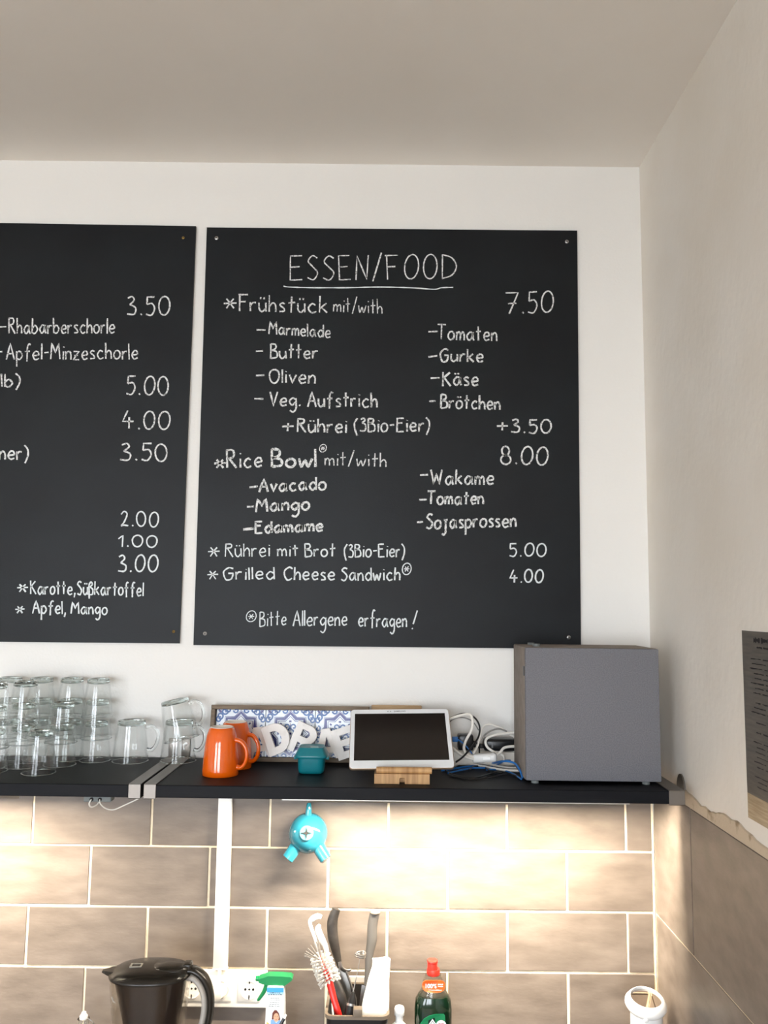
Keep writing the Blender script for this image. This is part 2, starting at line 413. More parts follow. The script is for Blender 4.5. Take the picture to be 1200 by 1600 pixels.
# ------------------------------------------------------------------ chalk handwriting: a single-stroke alphabet
# x-height 1, cap height 2; '~' marks a smoothed stroke
GL = {
'a': "~.75,.85 .4,1 .05,.5 .3,.02 .6,.25 .77,.9|.78,1 .78,.35 .92,0", 'b': "0,2 0,.02|~0,.6 .38,.98 .75,.5 .38,0 0,.15",
'c': "~.72,.85 .4,1 .05,.5 .35,0 .78,.15", 'd': "~.72,.8 .4,1 .05,.5 .35,0 .74,.35|.78,2 .78,0",
'e': "~.08,.5 .5,.52 .74,.62 .62,.96 .3,.96 .05,.5 .3,.02 .78,.15", 'f': "~.72,1.85 .5,2 .33,1.6 .31,1 .3,-.2|0,1 .65,1.05",
'g': "~.72,.85 .4,1 .05,.55 .35,.1 .74,.5|~.78,1 .79,.2 .75,-.4 .45,-.8 .08,-.6", 'h': "0,2 0,0|~0,.55 .35,1 .63,.75 .66,0",
'i': ".1,1 .1,0|.1,1.5 .13,1.62", 'j': "~.35,1 .36,.2 .33,-.5 .1,-.8 -.1,-.6|.1,1 .6,1", 'k': "0,2 0,0|.62,1.05 0,.42|.18,.56 .7,0",
'l': "0,2 .02,0", 'm': "0,1 0,0|~0,.6 .25,1 .48,.75 .5,0|~.5,.6 .78,1 .98,.75 1.02,0", 'n': "0,1 0,0|~0,.55 .35,1 .63,.75 .66,0",
'o': "~.4,1 .05,.55 .35,0 .76,.45 .4,1.02", 'p': "0,1 0,-.85|~0,.7 .38,1 .73,.5 .38,0 0,.2", 'r': "0,1 0,0|~0,.55 .25,.95 .55,.95",
's': "~.6,.9 .3,1 .1,.75 .48,.42 .52,.1 .05,.05", 't': ".3,1.9 .3,0|0,1.08 .65,1.15", 'u': "~0,1 .02,.3 .3,0 .64,.35|.68,1 .7,0",
'v': "0,1 .35,0 .7,1", 'w': "~0,1 .2,.02 .5,.75 .75,.02 1.05,1", 'z': "0,1 .65,1 0,0 .7,0|.1,.5 .55,.52",
'ß': "~0,-.5 0,.6 .02,1.4 .35,1.9 .6,1.5 .25,1.05 .65,.7 .58,.1 .15,.02",
'A': "0,0 .55,2 1,0|.2,.7 .85,.7", 'B': "0,0 0,2|~0,1.98 .55,1.9 .6,1.35 .02,1.05|~.02,1.05 .7,.9 .75,.2 0,.02",
'C': "~1,1.7 .6,2 .1,1.4 .1,.6 .5,0 1,.25", 'D': "0,0 0,2|~0,1.98 .65,1.7 .95,1 .65,.3 -.02,.02", 'E': ".8,2 0,1.98 .02,0 .85,.03|0,1.05 .65,1.1",
'F': ".85,2 -.08,1.98|.05,2 .08,0|.06,1.05 .65,1.08", 'G': "~.95,1.8 .5,2 .05,1.1 .3,.08 .8,.15 .97,.85|.5,.88 .99,.88",
'K': "0,2 0,0|.8,1.9 0,.9|.15,1.02 .9,0", 'M': "0,0 .18,2 .6,.75 1.02,2 1.15,0", 'N': "0,0 .02,2 .75,.05 .8,2.05",
'O': "~.55,2 .08,1.1 .45,0 1,.9 .6,2", 'R': "0,0 0,2|~-.05,1.95 .6,1.9 .62,1.2 .02,1.0|.2,1.02 .9,-.05", 'S': "~.75,1.8 .4,2 .08,1.55 .4,1.1 .75,.6 .45,.03 0,.2",
'T': "-.05,2 1.05,2|.5,2 .46,0", 'V': "0,2 .45,0 .85,2", 'W': "0,2 .28,0 .62,1.4 .9,0 1.3,2",
'0': "~.45,2 .04,1.1 .4,0 .85,.95 .48,2", '1': "0,1.3 .38,2 .32,0", '2': "~.05,1.55 .35,2 .62,1.6 .35,.6 .02,.02|0,0 .3,.12 .7,.05", '3': "~.08,1.8 .42,2 .58,1.6 .22,1.1|~.22,1.1 .68,.75 .55,.1 -.02,.12",
'4': ".42,2 0,.72 .85,.74|.52,1.2 .48,0", '5': ".7,2 .12,1.98 .1,1.15|~.1,1.15 .5,1.25 .7,.7 .45,.03 .02,.12", '7': "-.05,2 .85,1.98 .25,0|.15,1 .75,1.02",
'8': "~.62,1.6 .35,2 .1,1.5 .58,.6 .35,0 .05,.45 .62,1.6", '.': ".08,.06 .12,.0", ',': ".12,.12 .02,-.35", '-': "0,.8 .55,.85", '+': "0,.9 .95,.95|.48,1.5 .47,.3",
'(': "~.45,2.1 .1,1.3 .1,.5 .4,-.4", ')': "~0,2.1 .35,1.4 .38,.5 .05,-.4", '/': "0,-.15 .6,2.2", '!': ".2,2 .12,.55|.1,.1 .13,0",
'*': "0,.9 1,.95|.22,1.45 .78,.4|.78,1.45 .2,.4", '@': "~.5,1.95 .05,1.05 .48,.05 .95,1 .5,1.97|.2,1 .8,1.02|.33,1.4 .68,.55|.68,1.45 .32,.55",
}
UML = '|.18,1.45 .2,1.7|.52,1.45 .54,1.7'
def oval(cx, cy, rx, ry, skew=.05, n=20):
    q = [PI/2+.25+2*PI*i/n for i in range(n+1)]
    return ' '.join('%.3f,%.3f' % (cx+rx*math.cos(a)*(1+.02*i/n)+skew*math.sin(a)*rx, cy+ry*math.sin(a)) for i, a in enumerate(q))
GL['o'] = '~'+oval(.4, .5, .38, .5); GL['O'] = '~'+oval(.52, 1, .5, 1); GL['0'] = '~'+oval(.45, 1, .42, 1)
GL['@'] = '~'+oval(.5, 1, .48, 1)+'|.2,1 .8,1.02|.33,1.4 .68,.55|.68,1.45 .32,.55'
GL['8'] = '~'+oval(.36, 1.5, .27, .5)+'|~'+oval(.36, .52, .36, .52)

for ch, b in (('ü', 'u'), ('ö', 'o'), ('ä', 'a')): GL[ch] = GL[b] + UML
GL['.'] = '.06,.14 .16,.0'; GL[','] = '.16,.2 .14,.0 .02,-.4'
GLP = {}
for ch, s_ in GL.items():
    st = []
    for q in s_.split('|'):
        c_ = q[0] == '~'; pts = [tuple(float(v) for v in p.split(',')) for p in q.lstrip('~').split()]
        if c_: pts = sm2(pts, 6)
        else:
            o_ = []
            for a, b in zip(pts, pts[1:]): o_ += [(a[0]+(b[0]-a[0])*t/3, a[1]+(b[1]-a[1])*t/3) for t in range(3)]
            pts = o_ + [pts[-1]]
        st.append(pts)
    GLP[ch] = (st, max(x for p in st for x, _ in p))
def lay(s, gap=.3):
    x = 0; out = []
    for ch in s:
        if ch == ' ': x += .55; continue
        st, w = GLP[ch]; dy = random.uniform(-.05, .05); k = random.uniform(.95, 1.05); sh = random.uniform(-.03, .05)
        out += [[(x + px_*k + sh*py_, py_+dy) for px_, py_ in p] for p in st]
        x += w*k + gap
    return out, x-gap
def write(bm, d, s, x0, x1, yb0, yb1, cap, xh, w, gap=.3):
    """word s between pixel columns x0 and x1 on the plane d in front of the wall"""
    st, tot = lay(s, gap); k = (x1-x0)/tot
    for p in st:
        q = []
        for gx, gy in p:
            h = gy*xh if gy <= 1 else xh+(gy-1)*(cap-xh)
            X = x0+gx*k; v = at(X, yb0+(yb1-yb0)*(gx/tot)-h, d); q.append((v.x, v.z))
        ribbon(bm, q, w*.00145, -d, jit=.22)
def chalk_line(board, words, d, m='chalk', label=None):
    for wd in words:
        bm = bmesh.new(); write(bm, d, *wd); me = bpy.data.meshes.new('chalk_word')
        bmesh.ops.translate(bm, verts=bm.verts, vec=-board.location); bm.to_mesh(me); bm.free(); me.materials.append(M[m])
        o = bpy.data.objects.new('chalk_word', me); COL.objects.link(o); o.parent = board
BT = .007   # board thickness
def make_board(c, label, name='chalkboard'):
    """c: pixel corners TL TR BR BL"""
    P = [at(x, y, BT+.003) for x, y in c]; cx = sum(p.x for p in P)/4; cz = sum(p.z for p in P)/4
    t = thing(name, label, 'chalkboard', (cx, -.001, cz))
    rings = []
    for y in (-.003, -(BT+.002)): rings.append([(p.x-cx, y+.001, p.z-cz) for p in P])
    MB().loft(rings).build('panel', 'board', t, ang=0)
    return t
def screw(board, px, py, m='dsteel', r=.0052):
    p = at(px, py, BT+.004) - board.location
    mb = MB().lathe([(0, 0), (r, 0), (r*.95, .0012), (r*.6, .0022), (0, .0024)], 14, T(p.x, -(BT+.001)+.001-.0002, p.z) @ RX(PI/2))
    s_ = mb.build('screw', m, board)
    c = MB(); y = -(BT+.0032)+.001-.0004
    c.box(p.x-r*.5, p.x+r*.5, y-.0004, y, p.z-r*.13, p.z+r*.13); c.box(p.x-r*.13, p.x+r*.13, y-.0004, y, p.z-r*.5, p.z+r*.5)
    c.build('screw_slot', 'hole', s_, ang=0)
rb = make_board([(323, 355), (902, 360), (908, 1014), (302, 1008)], 'black chalkboard headed with the food menu, above the speaker')
lb = make_board([(-560, 339), (306, 353), (280, 1005.5), (-610, 997)], 'black chalkboard with drink names and prices, cut by the left edge')
for p in ((338, 371.5), (886, 377), (320, 990), (889, 996)): screw(rb, *p)
for p in ((286, 371), (271, 987)): screw(lb, *p, m='brass', r=.004)
DB = BT+.0034
L_ = lambda s: None
def cl(board, label, *words, m='chalk'): chalk_line(board, words, DB, m, label)
cl(rb, None, ('ESSEN/FOOD', 453, 713, 438, 436, 38, 19, 2.4, .38))
bm = bmesh.new(); q = [at(x, y, DB) for x, y in ((443, 447), (452, 448.5), (490, 449.5), (540, 449.5), (590, 448.5), (640, 449.5), (678, 452), (690, 449.5), (708, 449))]
ribbon(bm, sm2([(p.x, p.z) for p in q], 5), .003, -DB, jit=.3); bmesh.ops.translate(bm, verts=bm.verts, vec=-rb.location)
me = bpy.data.meshes.new('chalk_underline'); bm.to_mesh(me); bm.free(); me.materials.append(M['chalk2'])
o = bpy.data.objects.new('chalk_underline', me); COL.objects.link(o); o.parent = rb
cl(rb, None, ('*', 350, 370, 487, 487, 28, 15, 2.8, .2), ('Frühstück', 373, 511, 486, 489, 26, 14, 2.8), ('mit/with', 521, 597, 487, 490, 23, 11, 2.0), ('7.50', 790, 864, 491, 488, 33, 16, 2.6, .3))
cl(rb, None, ('-', 401, 415, 525, 526, 20, 12, 2.8), ('Marmelade', 420, 516, 522, 528, 20, 11, 2.6))
cl(rb, None, ('-', 400, 411, 558, 558, 20, 12, 2.8), ('Butter', 423, 496, 560, 560, 23, 12, 2.9))
cl(rb, None, ('-', 399, 412, 597, 597, 20, 12, 2.8), ('Oliven', 421, 492, 598, 599, 21, 13, 2.9))
cl(rb, None, ('-', 397, 411, 633, 634, 20, 12, 2.8), ('Veg.', 421, 469, 634, 634, 22, 12, 3), ('Aufstrich', 481, 589, 635, 636, 23, 13, 3))
cl(rb, None, ('+', 440, 458, 677, 677, 20, 12, 3.2), ('Rührei', 465, 541, 675, 676, 21, 13, 3.2), ('(3Bio-Eier)', 553, 671, 675, 674, 21, 13, 3.0))
cl(rb, None, ('+3.50', 776, 861, 676, 677, 21, 11, 3.0))
cl(rb, None, ('-', 669, 684, 528, 528, 20, 12, 3), ('Tomaten', 684, 776, 530, 533, 23, 13, 2.8))
cl(rb, None, ('-', 669, 683, 567, 566, 20, 12, 3), ('Gurke', 687, 755, 565, 566, 20, 12, 3))
cl(rb, None, ('-', 672, 686, 600, 600, 20, 12, 3), ('Käse', 692, 747, 603, 602, 22, 13, 3.2))
cl(rb, None, ('-', 671, 681, 637, 637, 20, 12, 3), ('Brötchen', 689, 781, 638, 640, 22, 12, 3.1))
cl(rb, None, ('*', 335, 353, 737, 737, 24, 14, 3.4), ('Rice', 355, 409, 731, 729, 28, 14, 3.4), ('Bowl', 425, 493, 729, 730, 28, 13, 4.4), ('@', 498.5, 509.5, 706.5, 706.5, 12, 6, 1.5), ('mit/with', 508, 603, 727, 729, 22, 11, 2.2), ('8.00', 783, 855, 725, 727, 28, 14, 3.0))
cl(rb, None, ('-', 390, 403, 771, 770, 20, 12, 3.2), ('Avacado', 405, 509, 769, 765, 20, 12, 3.6))
cl(rb, None, ('-', 386, 397, 801, 801, 20, 12, 3.2), ('Mango', 400, 483, 800, 796, 20, 12, 3.8))
cl(rb, None, ('-', 379, 395, 837, 836, 20, 12, 4.2), ('Edamame', 399, 504, 833, 830, 18, 11, 3.8))
cl(rb, None, ('-', 656.5, 669, 752, 752, 20, 12, 3), ('Wakame', 674, 771, 757, 757, 23, 13, 3.2))
cl(rb, None, ('-', 655, 667, 791, 791, 20, 12, 3.2), ('Tomaten', 668, 755, 788, 788, 20, 12, 3.4))
cl(rb, None, ('-', 651.5, 661, 826, 826, 20, 12, 3.4), ('Sojasprossen', 666, 806, 826, 823, 23, 13, 3.3))
cl(rb, None, ('*', 325, 343, 875, 875, 26, 15, 2.2), ('Rührei', 352, 421, 870, 869, 20, 13, 2.3), ('mit', 434, 466, 869, 869, 18, 11, 2.4), ('Brot', 477, 523.5, 870, 869, 21, 11, 2.7), ('(3Bio-Eier)', 537, 632, 871, 870, 20, 12, 2.6), ('5.00', 796, 853, 869, 869, 20, 10, 2.6), m='chalk2')
cl(rb, None, ('*', 324, 341, 911, 911, 24, 14, 2.2), ('Grilled', 348, 428.5, 906, 905, 19, 12, 2.6), ('Cheese', 443, 523, 906, 906, 20, 12, 2.7), ('Sandwich', 533, 624.5, 907, 907, 20, 12, 2.6), ('@', 628, 642, 898, 898, 18, 9, 1.9), ('4.00', 797, 848, 910, 910, 20, 10, 2.8), m='chalk2')
cl(rb, None, ('@', 384, 399.5, 971.5, 971.5, 17, 8, 1.5), ('Bitte', 406, 447, 979, 976, 23, 12, 2.0), ('Allergene', 458, 542, 978, 977, 24, 13, 2.3), ('erfragen', 560, 635, 979, 980, 26, 13, 2.4), ('!', 639, 648, 983, 983, 29, 14, 2.4), m='chalk2')
cl(lb, None, ('3.50', 199, 265, 492, 493, 29, 15, 2.8))
cl(lb, None, ('-', -4, 10, 521, 521, 20, 12, 2.6), ('Rhabarberschorle', 14, 179, 521, 521, 24, 13, 2.6))
cl(lb, None, ('-', -6, 4, 560, 560, 20, 12, 2.6), ('Apfel-Minzeschorle', 10, 215, 562, 561, 25, 13, 2.6))
cl(lb, None, ('lb)', 2.7, 31, 604, 604, 20, 12, 3.0), ('5.00', 197, 263, 616, 617, 29, 15, 2.8))
cl(lb, None, ('4.00', 192, 265, 670, 671, 28, 15, 2.8))
cl(lb, None, ('ner)', -1, 44, 718, 718, 22, 13, 3.0), ('3.50', 188, 261, 719, 721, 27, 14, 2.8))
cl(lb, None, ('2.00', 189, 247, 822, 823, 23, 12, 2.6), m='chalk2')
cl(lb, None, ('1.00', 185, 245, 854, 855, 18, 10, 2.6), m='chalk2')
cl(lb, None, ('3.00', 185, 246, 893, 894, 26, 13, 2.8), m='chalk2')
cl(lb, None, ('*', 27, 44, 930, 930, 22, 13, 2.6), ('Karotte,', 48, 117, 928, 929, 21, 12, 2.6), ('Süßkartoffel', 121, 223.5, 929, 931, 21, 12, 2.6), m='chalk2')
cl(lb, None, ('*', 23.5, 38, 963, 963, 20, 12, 2.6), ('Apfel,', 51, 102, 959, 959, 20, 12, 2.6), ('Mango', 111, 167, 959, 960, 18, 11, 2.6), m='chalk2')

# ------------------------------------------------------------------ shelves and brackets
YSF = atz(600, 1231, ZS).y                      # shelf front
SD = -YSF
ZSB = at(600, 1251, SD).z                       # underside
xl0 = at(221, 1232, SD).x; xr0 = at(224, 1232, SD).x; xr1_ = at(1070, 1245, SD).x
BW = at(244, 1232, SD).x - xr0
sh = thing('wall_shelf', 'black stained wall shelf carrying stacked tumblers, left of the double bracket', 'shelf', (xl0-1, 0, ZS))
MB().box(-.9, 1-.0025, YSF, -.002, ZSB-ZS, 0, .0015, 1).build('shelf_board', 'black_wood', sh)
sh2 = thing('wall_shelf', 'black stained wall shelf carrying orange mugs, tablet and speaker', 'shelf', (xr0, 0, ZS))
MB().box(.0025, xr1_-xr0-.004, YSF, -.002, ZSB-ZS, 0, .0015, 1).build('shelf_board', 'black_wood', sh2)
def bracket(x0, x1, label, flange=True):
    t = thing('shelf_bracket', label, 'bracket', (x0, 0, ZS), group='steel shelf end brackets')
    w = x1-x0; h = ZSB-ZS; e = .0022
    m_ = MB(); m_.box(0, w, YSF-e, -.002, .0003, .0003+e, .0006, 1); m_.box(0, w, YSF-e, YSF-.0003, h-e, e, .0006, 1); m_.box(0, w, YSF-e, -.002, h-e, h-.0003, .0006, 1)
    m_.build('strap', 'steel', t)
    if flange:
        fp = MB(); fp.loft([sup(w*.47, .024, 20, 5)], cap0=False, cap1=False) if 0 else None
        fp.box(.002, w-.002, -.0045, -.001, .002, .047, .0015, 2); f_ = fp.build('flange', 'steel', t)
        MB().lathe([(0, 0), (.0042, 0), (.0038, .0014), (0, .002)], 14, T(w/2, -.0045, .034) @ RX(PI/2)).build('screw', 'dsteel', f_)
    return t
g_ = .0012
bracket(xl0-BW, xl0-g_, 'steel end bracket of the shelf with tumblers, left of the pair')
bracket(xr0+g_, xr0+BW, 'steel end bracket under the stacked glass mugs, right of the pair')
b3 = bracket(at(1045, 1245, SD).x, xr1_, 'steel end bracket in the corner beside the speaker')
# rounded tab of the corner bracket lying on the right wall
tb = MB(); yc = atx(1066, 1230, XW).y; pr = [(yc+.024*math.cos(a), .024*1.35*math.sin(a)-.018) for a in [PI*i/14 for i in range(15)]]
tb.loft([[(XW-.0042-b3.location.x, a, b) for a, b in pr], [(XW-.001-b3.location.x, a, b) for a, b in pr]]).build('wall_tab', 'steel', b3)
# LED profiles under the shelves
DL = .205
def led_strip(x0, x1, label, power):
    t = thing('led_strip', label, 'light strip', ((x0+x1)/2, -DL, ZSB), group='light strips under the shelves')
    h = (x1-x0)/2
    tr = T(0, 0, -.010) @ RX(math.radians(25))          # trough tilted towards the wall
    m_ = MB(); m_.box(-h, h, -.0085, -.007, -.020, .001, mtx=tr); m_.box(-h, h, .007, .0085, -.0125, .001, mtx=tr); m_.box(-h, h, -.007, .007, .001, .0022, mtx=tr)
    m_.box(-h, h, -.006, .006, -.006, -.0003); m_.build('profile', 'alu', t, ang=0)
    MB().box(-h+.004, h-.004, -.0055, .0055, -.0004, .0009, mtx=tr).build('diffuser', 'led', t, ang=0)
    ld = bpy.data.lights.new('led_light', 'AREA'); ld.shape = 'RECTANGLE'; ld.size = 2*h-.01; ld.size_y = .010; ld.energy = power; ld.color = LEDC
    lo = bpy.data.objects.new('led_light', ld); COL.objects.link(lo); lo.parent = t; lo.matrix_local = tr @ T(0, 0, -.0012)
LEDC = (1, .89, .72)
led_strip(at(480, 1250, DL).x, at(975, 1250, DL).x, 'aluminium light strip under the shelf with the tablet', 16)
led_strip(at(-400, 1250, DL).x, at(30, 1250, DL).x, 'aluminium light strip under the shelf with the tumblers', 14)
# front trim line under the shelf edge
MB().box(at(440, 1250, SD).x-xr0, at(985, 1250, SD).x-xr0, YSF+.006, YSF+.018, ZSB-ZS-.003, ZSB-ZS-.0004).build('edge_profile', 'alu', sh2, ang=0)

# ------------------------------------------------------------------ tumblers
def X(px, d): return at(px, 1195, d).x
GR, GT, GH, GP = .0375, .027, .094, .0515
gl = thing('glass_tumbler', '', 'tumbler', (0, 0, ZS))
MB().lathe([(GT, GH-.0105), (GT+(GR-GT)*.5, GH*.5), (GR, .001), (GR-.0008, .0003), (GR-.0022, .0008), (GT+(GR-GT)*.5-.0021, GH*.5), (GT-.0026, GH-.0105)], 40, close=True).build('glass_wall', 'thin_glass', gl, ang=60)
MB().lathe([(0, GH-.0055), (GT-.010, GH-.005), (GT-.006, GH-.0005), (GT-.003, GH), (GT-.0006, GH-.002), (GT+.0002, GH-.0105), (GT-.003, GH-.0125), (GT-.008, GH-.0135), (0, GH-.0115)], 40).build('thick_base', 'glass_base', gl, ang=60)
MB().lathe([(GR+.0002, .0012), (GR-.0012, .0026), (GR-.0026, .0012), (GR-.0012, -.0002)], 40, close=True).build('lip', 'glass', gl, ang=80)
stacks = [('A', 148, .055, 3, 'in the rearmost tall stack nearest the lone glass mug'), ('B', 106, .042, 3, 'in the rear tall stack second from the lone glass mug'),
          ('C', 58, .046, 3, 'in the rear tall stack third from the lone glass mug'), ('D', 9, .046, 3, 'in the rear tall stack at the left picture edge'),
          ('E', 33, .142, 3, 'in the middle-row tall stack left of the front tumbler'), ('F', 93, .118, 2, 'in the two-high stack behind the front tumbler'),
          ('G', 61, .212, 1, ''), ('H', -15, .2, 3, 'in the front stack cut by the left picture edge')]
first = True
for nm, px, d, n, lab in stacks:
    for k in range(n):
        o = gl if first else copy_tree(gl); first = False
        o.location = (X(px, d), -d, ZS+.0006+k*(GP+.0003)); o.rotation_euler = (0, 0, random.uniform(0, 6))
        pos = ['lowest', 'middle', 'topmost'][k] if n == 3 else ['lower', 'upper'][k] if n == 2 else ''
        o['label'] = ('upside-down clear tumbler, %s %s' % (pos, lab)) if n > 1 else 'single upside-down clear tumbler standing alone frontmost on the shelf'
        o['group'] = 'upside-down tumblers stacked on the shelf'
# glass mugs with handles
MR, MT, MH = .0435, .0335, .098
mg = thing('glass_mug', 'lone upside-down clear glass mug between tumblers and stacked mugs', 'mug', (X(203, .06), -.06, ZS+.0006), (0, 0, 0), 'upside-down glass mugs')
MB().lathe([(MT, MH-.0095), (MT+(MR-MT)*.55, MH*.5), (MR, .001), (MR-.0008, .0003), (MR-.0022, .0008), (MT+(MR-MT)*.55-.0022, MH*.5), (MT-.0026, MH-.0095)], 44, close=True).build('glass_wall', 'thin_glass', mg, ang=60)
MB().lathe([(0, MH-.0055), (MT-.011, MH-.005), (MT-.007, MH-.0005), (MT-.003, MH), (MT-.0006, MH-.002), (MT+.0002, MH-.0095), (MT-.003, MH-.0115), (MT-.009, MH-.0125), (0, MH-.011)], 40).build('thick_base', 'glass_base', mg, ang=60)
MB().tube([(MT+.0015, 0, MH*.83), (MT+.016, 0, MH*.85), (MT+.029, 0, MH*.74), (MT+.032, 0, MH*.55), (MT+.027, 0, MH*.38), (MT+.017, 0, MH*.28), (MR-.0035, 0, MH*.29)], [.005, .0045, .0042, .0042, .0042, .0045, .005], 12, 6).build('handle', 'glass', mg, ang=60)
MB().lathe([(MR+.0002, .0012), (MR-.0012, .0026), (MR-.0026, .0012), (MR-.0012, -.0002)], 44, close=True).build('lip', 'glass', mg, ang=80)
m2 = copy_tree(mg); m2.location = (X(278, .062), -.062, ZS+.003); m2['label'] = 'upright-stacked lower glass mug standing over the steel brackets'
m2.rotation_euler = (0, 0, -.15)
m2['label'] = 'lower of two stacked clear glass mugs, standing over the steel brackets'
m3 = copy_tree(mg); m3['label'] = 'upper tilted glass mug resting on another glass mug'
m3.location = (X(278, .062)+.008, -.064, ZS+.0545); m3.rotation_euler = (0, -.23, -.1)
# orange mugs
om = thing('orange_mug', 'front glossy orange mug standing upside-down near shelf edge', 'mug', (X(345, .205), -.205, ZS+.0006), (0, 0, -.2), 'upside-down orange mugs')
OH = .106
MB().lathe([(.0225, OH-.004), (.0245, OH-.001), (.0265, OH-.0012), (.029, OH-.005), (.0335, OH-.018), (.0372, OH-.04), (.0398, OH-.07), (.0412, .012), (.0415, .001), (.0405, 0), (.0385, .001), (.037, OH-.07), (.031, OH-.018), (.02, OH-.008)], 44, close=True).build('mug_body', 'orange', om, ang=60)
MB().lathe([(0, OH-.0045), (.0215, OH-.0045), (.0225, OH-.0005), (.0245, OH+.0006), (.0258, OH-.0004), (.0245, OH-.003), (.02, OH-.0075), (0, OH-.0075)], 36).build('foot_ring', 'unglazed', om)
MB().tube([(.031, 0, .078), (.047, 0, .075), (.059, 0, .061), (.062, 0, .043), (.058, 0, .027), (.049, 0, .018), (.0395, 0, .018)], [.0058, .005, .0046, .0045, .0046, .005, .0062], 12, 6, flat=1.25).build('handle', 'orange', om, ang=60)
om2 = copy_tree(om); om2.location = (X(366, .12), -.12, ZS+.0006); om2.rotation_euler = (0, 0, -.3); om2['label'] = 'rear orange mug standing upside-down behind the front one'

# ------------------------------------------------------------------ tray with blue and white tiles
tl = at(333, 1099.5, .012); TH = tl.z-ZS; tr_x = at(577, 1103, .012).x
lean = .09
tray = thing('wooden_tray', 'grey wooden tray leaning on wall, lined with blue and white patterned tiles', 'tray', (tl.x, -.052, ZS+.0012), (-.135, 0, 0))
TWd = tr_x-tl.x; TH = TH/math.cos(.135)-.001; fr = .0105; DEP = .03
for nm, b_ in (('frame_bar', (0, TWd, -.0, DEP, TH-fr, TH)), ('frame_bar', (0, TWd, 0, DEP, 0, fr)), ('frame_bar', (0, fr, 0, DEP, fr, TH-fr)), ('frame_bar', (TWd-fr, TWd, 0, DEP, fr, TH-fr))):
    MB().box(*b_, .0012, 1).build(nm, 'greywood', tray)
MB().box(fr*.6, TWd-fr*.6, DEP-.005, DEP-.001, fr*.6, TH-fr*.6).build('back_board', 'greywood', tray)
tw = (TWd-2*fr)/3; th = TH-2*fr
def scroll(cx, cz, r, a0, turns, sgn):
    return [(cx+r*(1-.75*t)*math.cos(a0+sgn*turns*2*PI*t), cz+r*(1-.75*t)*math.sin(a0+sgn*turns*2*PI*t)) for t in [i/14 for i in range(15)]]
for i in range(3):
    t_ = MB().box(-tw/2+.0006, tw/2-.0006, DEP-.013, DEP-.0055, -th/2+.0004, th/2-.0004, .0008, 1).build('tile', 'azulejo', tray, loc=(fr+tw*(i+.5), 0, TH/2))
    ycl = DEP-.0134
    a_ = bmesh.new(); c_ = bmesh.new(); S = tw
    star = []
    for k in range(16):
        ang = PI/2+k*PI/8; r_ = .40 if k % 2 == 0 else .40*.765
        star.append((S*r_*math.cos(ang), S*r_*math.sin(ang)))
    ribbon(a_, star, .0072, ycl, True); ribbon(a_, [(x*.84, z*.84) for x, z in star], .0018, ycl, True); ribbon(a_, [(x*1.12, z*1.12) for x, z in star], .0016, ycl, True)
    for k in range(4):
        a0 = k*PI/2; R2 = Matrix.Rotation(a0, 2)
        rot = lambda P_: [tuple(R2 @ Vector(p)) for p in P_]
        for sg in (1, -1):
            ribbon(c_, rot([(x*S, z*S*sg) for x, z in scroll(.13, .07, .07, PI, 1.1, 1)]), .0036, ycl)
            ribbon(c_, rot([(x*S, z*S*sg) for x, z in scroll(.33, .42, .07, PI, 1.15, 1)]), .0042, ycl)
            ribbon(c_, rot([(x*S, z*S*sg) for x, z in scroll(.44, .26, .06, PI/2, 1.1, -1)]), .004, ycl)
            ribbon(c_, rot([(x*S, z*S*sg) for x, z in scroll(.44, .1, .055, PI/2, 1.0, 1)]), .004, ycl)
        ribbon(a_, rot([(.22*S, 0), (.255*S, .0)]), .006, ycl); ribbon(a_, rot([(.05*S, 0), (.2*S, 0)]), .0012, ycl)
        ribbon(a_, rot([(.395*S, .395*S), (.45*S, .45*S)]), .0045, ycl); ribbon(a_, rot([(.395*S, .45*S), (.45*S, .395*S)]), .002, ycl)
        ribbon(a_, rot([(.17*S, .17*S), (.2*S, .2*S)]), .004, ycl)
    ribbon(a_, [(-.03*S, 0), (.03*S, 0)], .005, ycl)
    for b_, m_ in ((a_, 'indigo'), (c_, 'cobalt')):
        me = bpy.data.meshes.new('painted_pattern'); b_.to_mesh(me); b_.free(); me.materials.append(M[m_])
        o = bpy.data.objects.new('painted_pattern', me); COL.objects.link(o); o.parent = t_
# beech board behind the tablet
wb = at(579, 1103, .03); we = at(658, 1104, .03).x
bd = thing('wooden_board', 'light beech board leaning on the wall behind the tablet', 'board', (wb.x+.002, -.04, ZS+.0012), (-.16, 0, 0))
bw, bh = we-wb.x, (wb.z-ZS)/math.cos(.16)
MB().box(0, bw, 0, .012, 0, bh, .002, 2).build('board_panel', 'lightwood', bd)
MB().box(.02, bw-.02, -.0025, 0, .02, bh-.03, .001, 1).build('inlay', 'lightwood', bd)

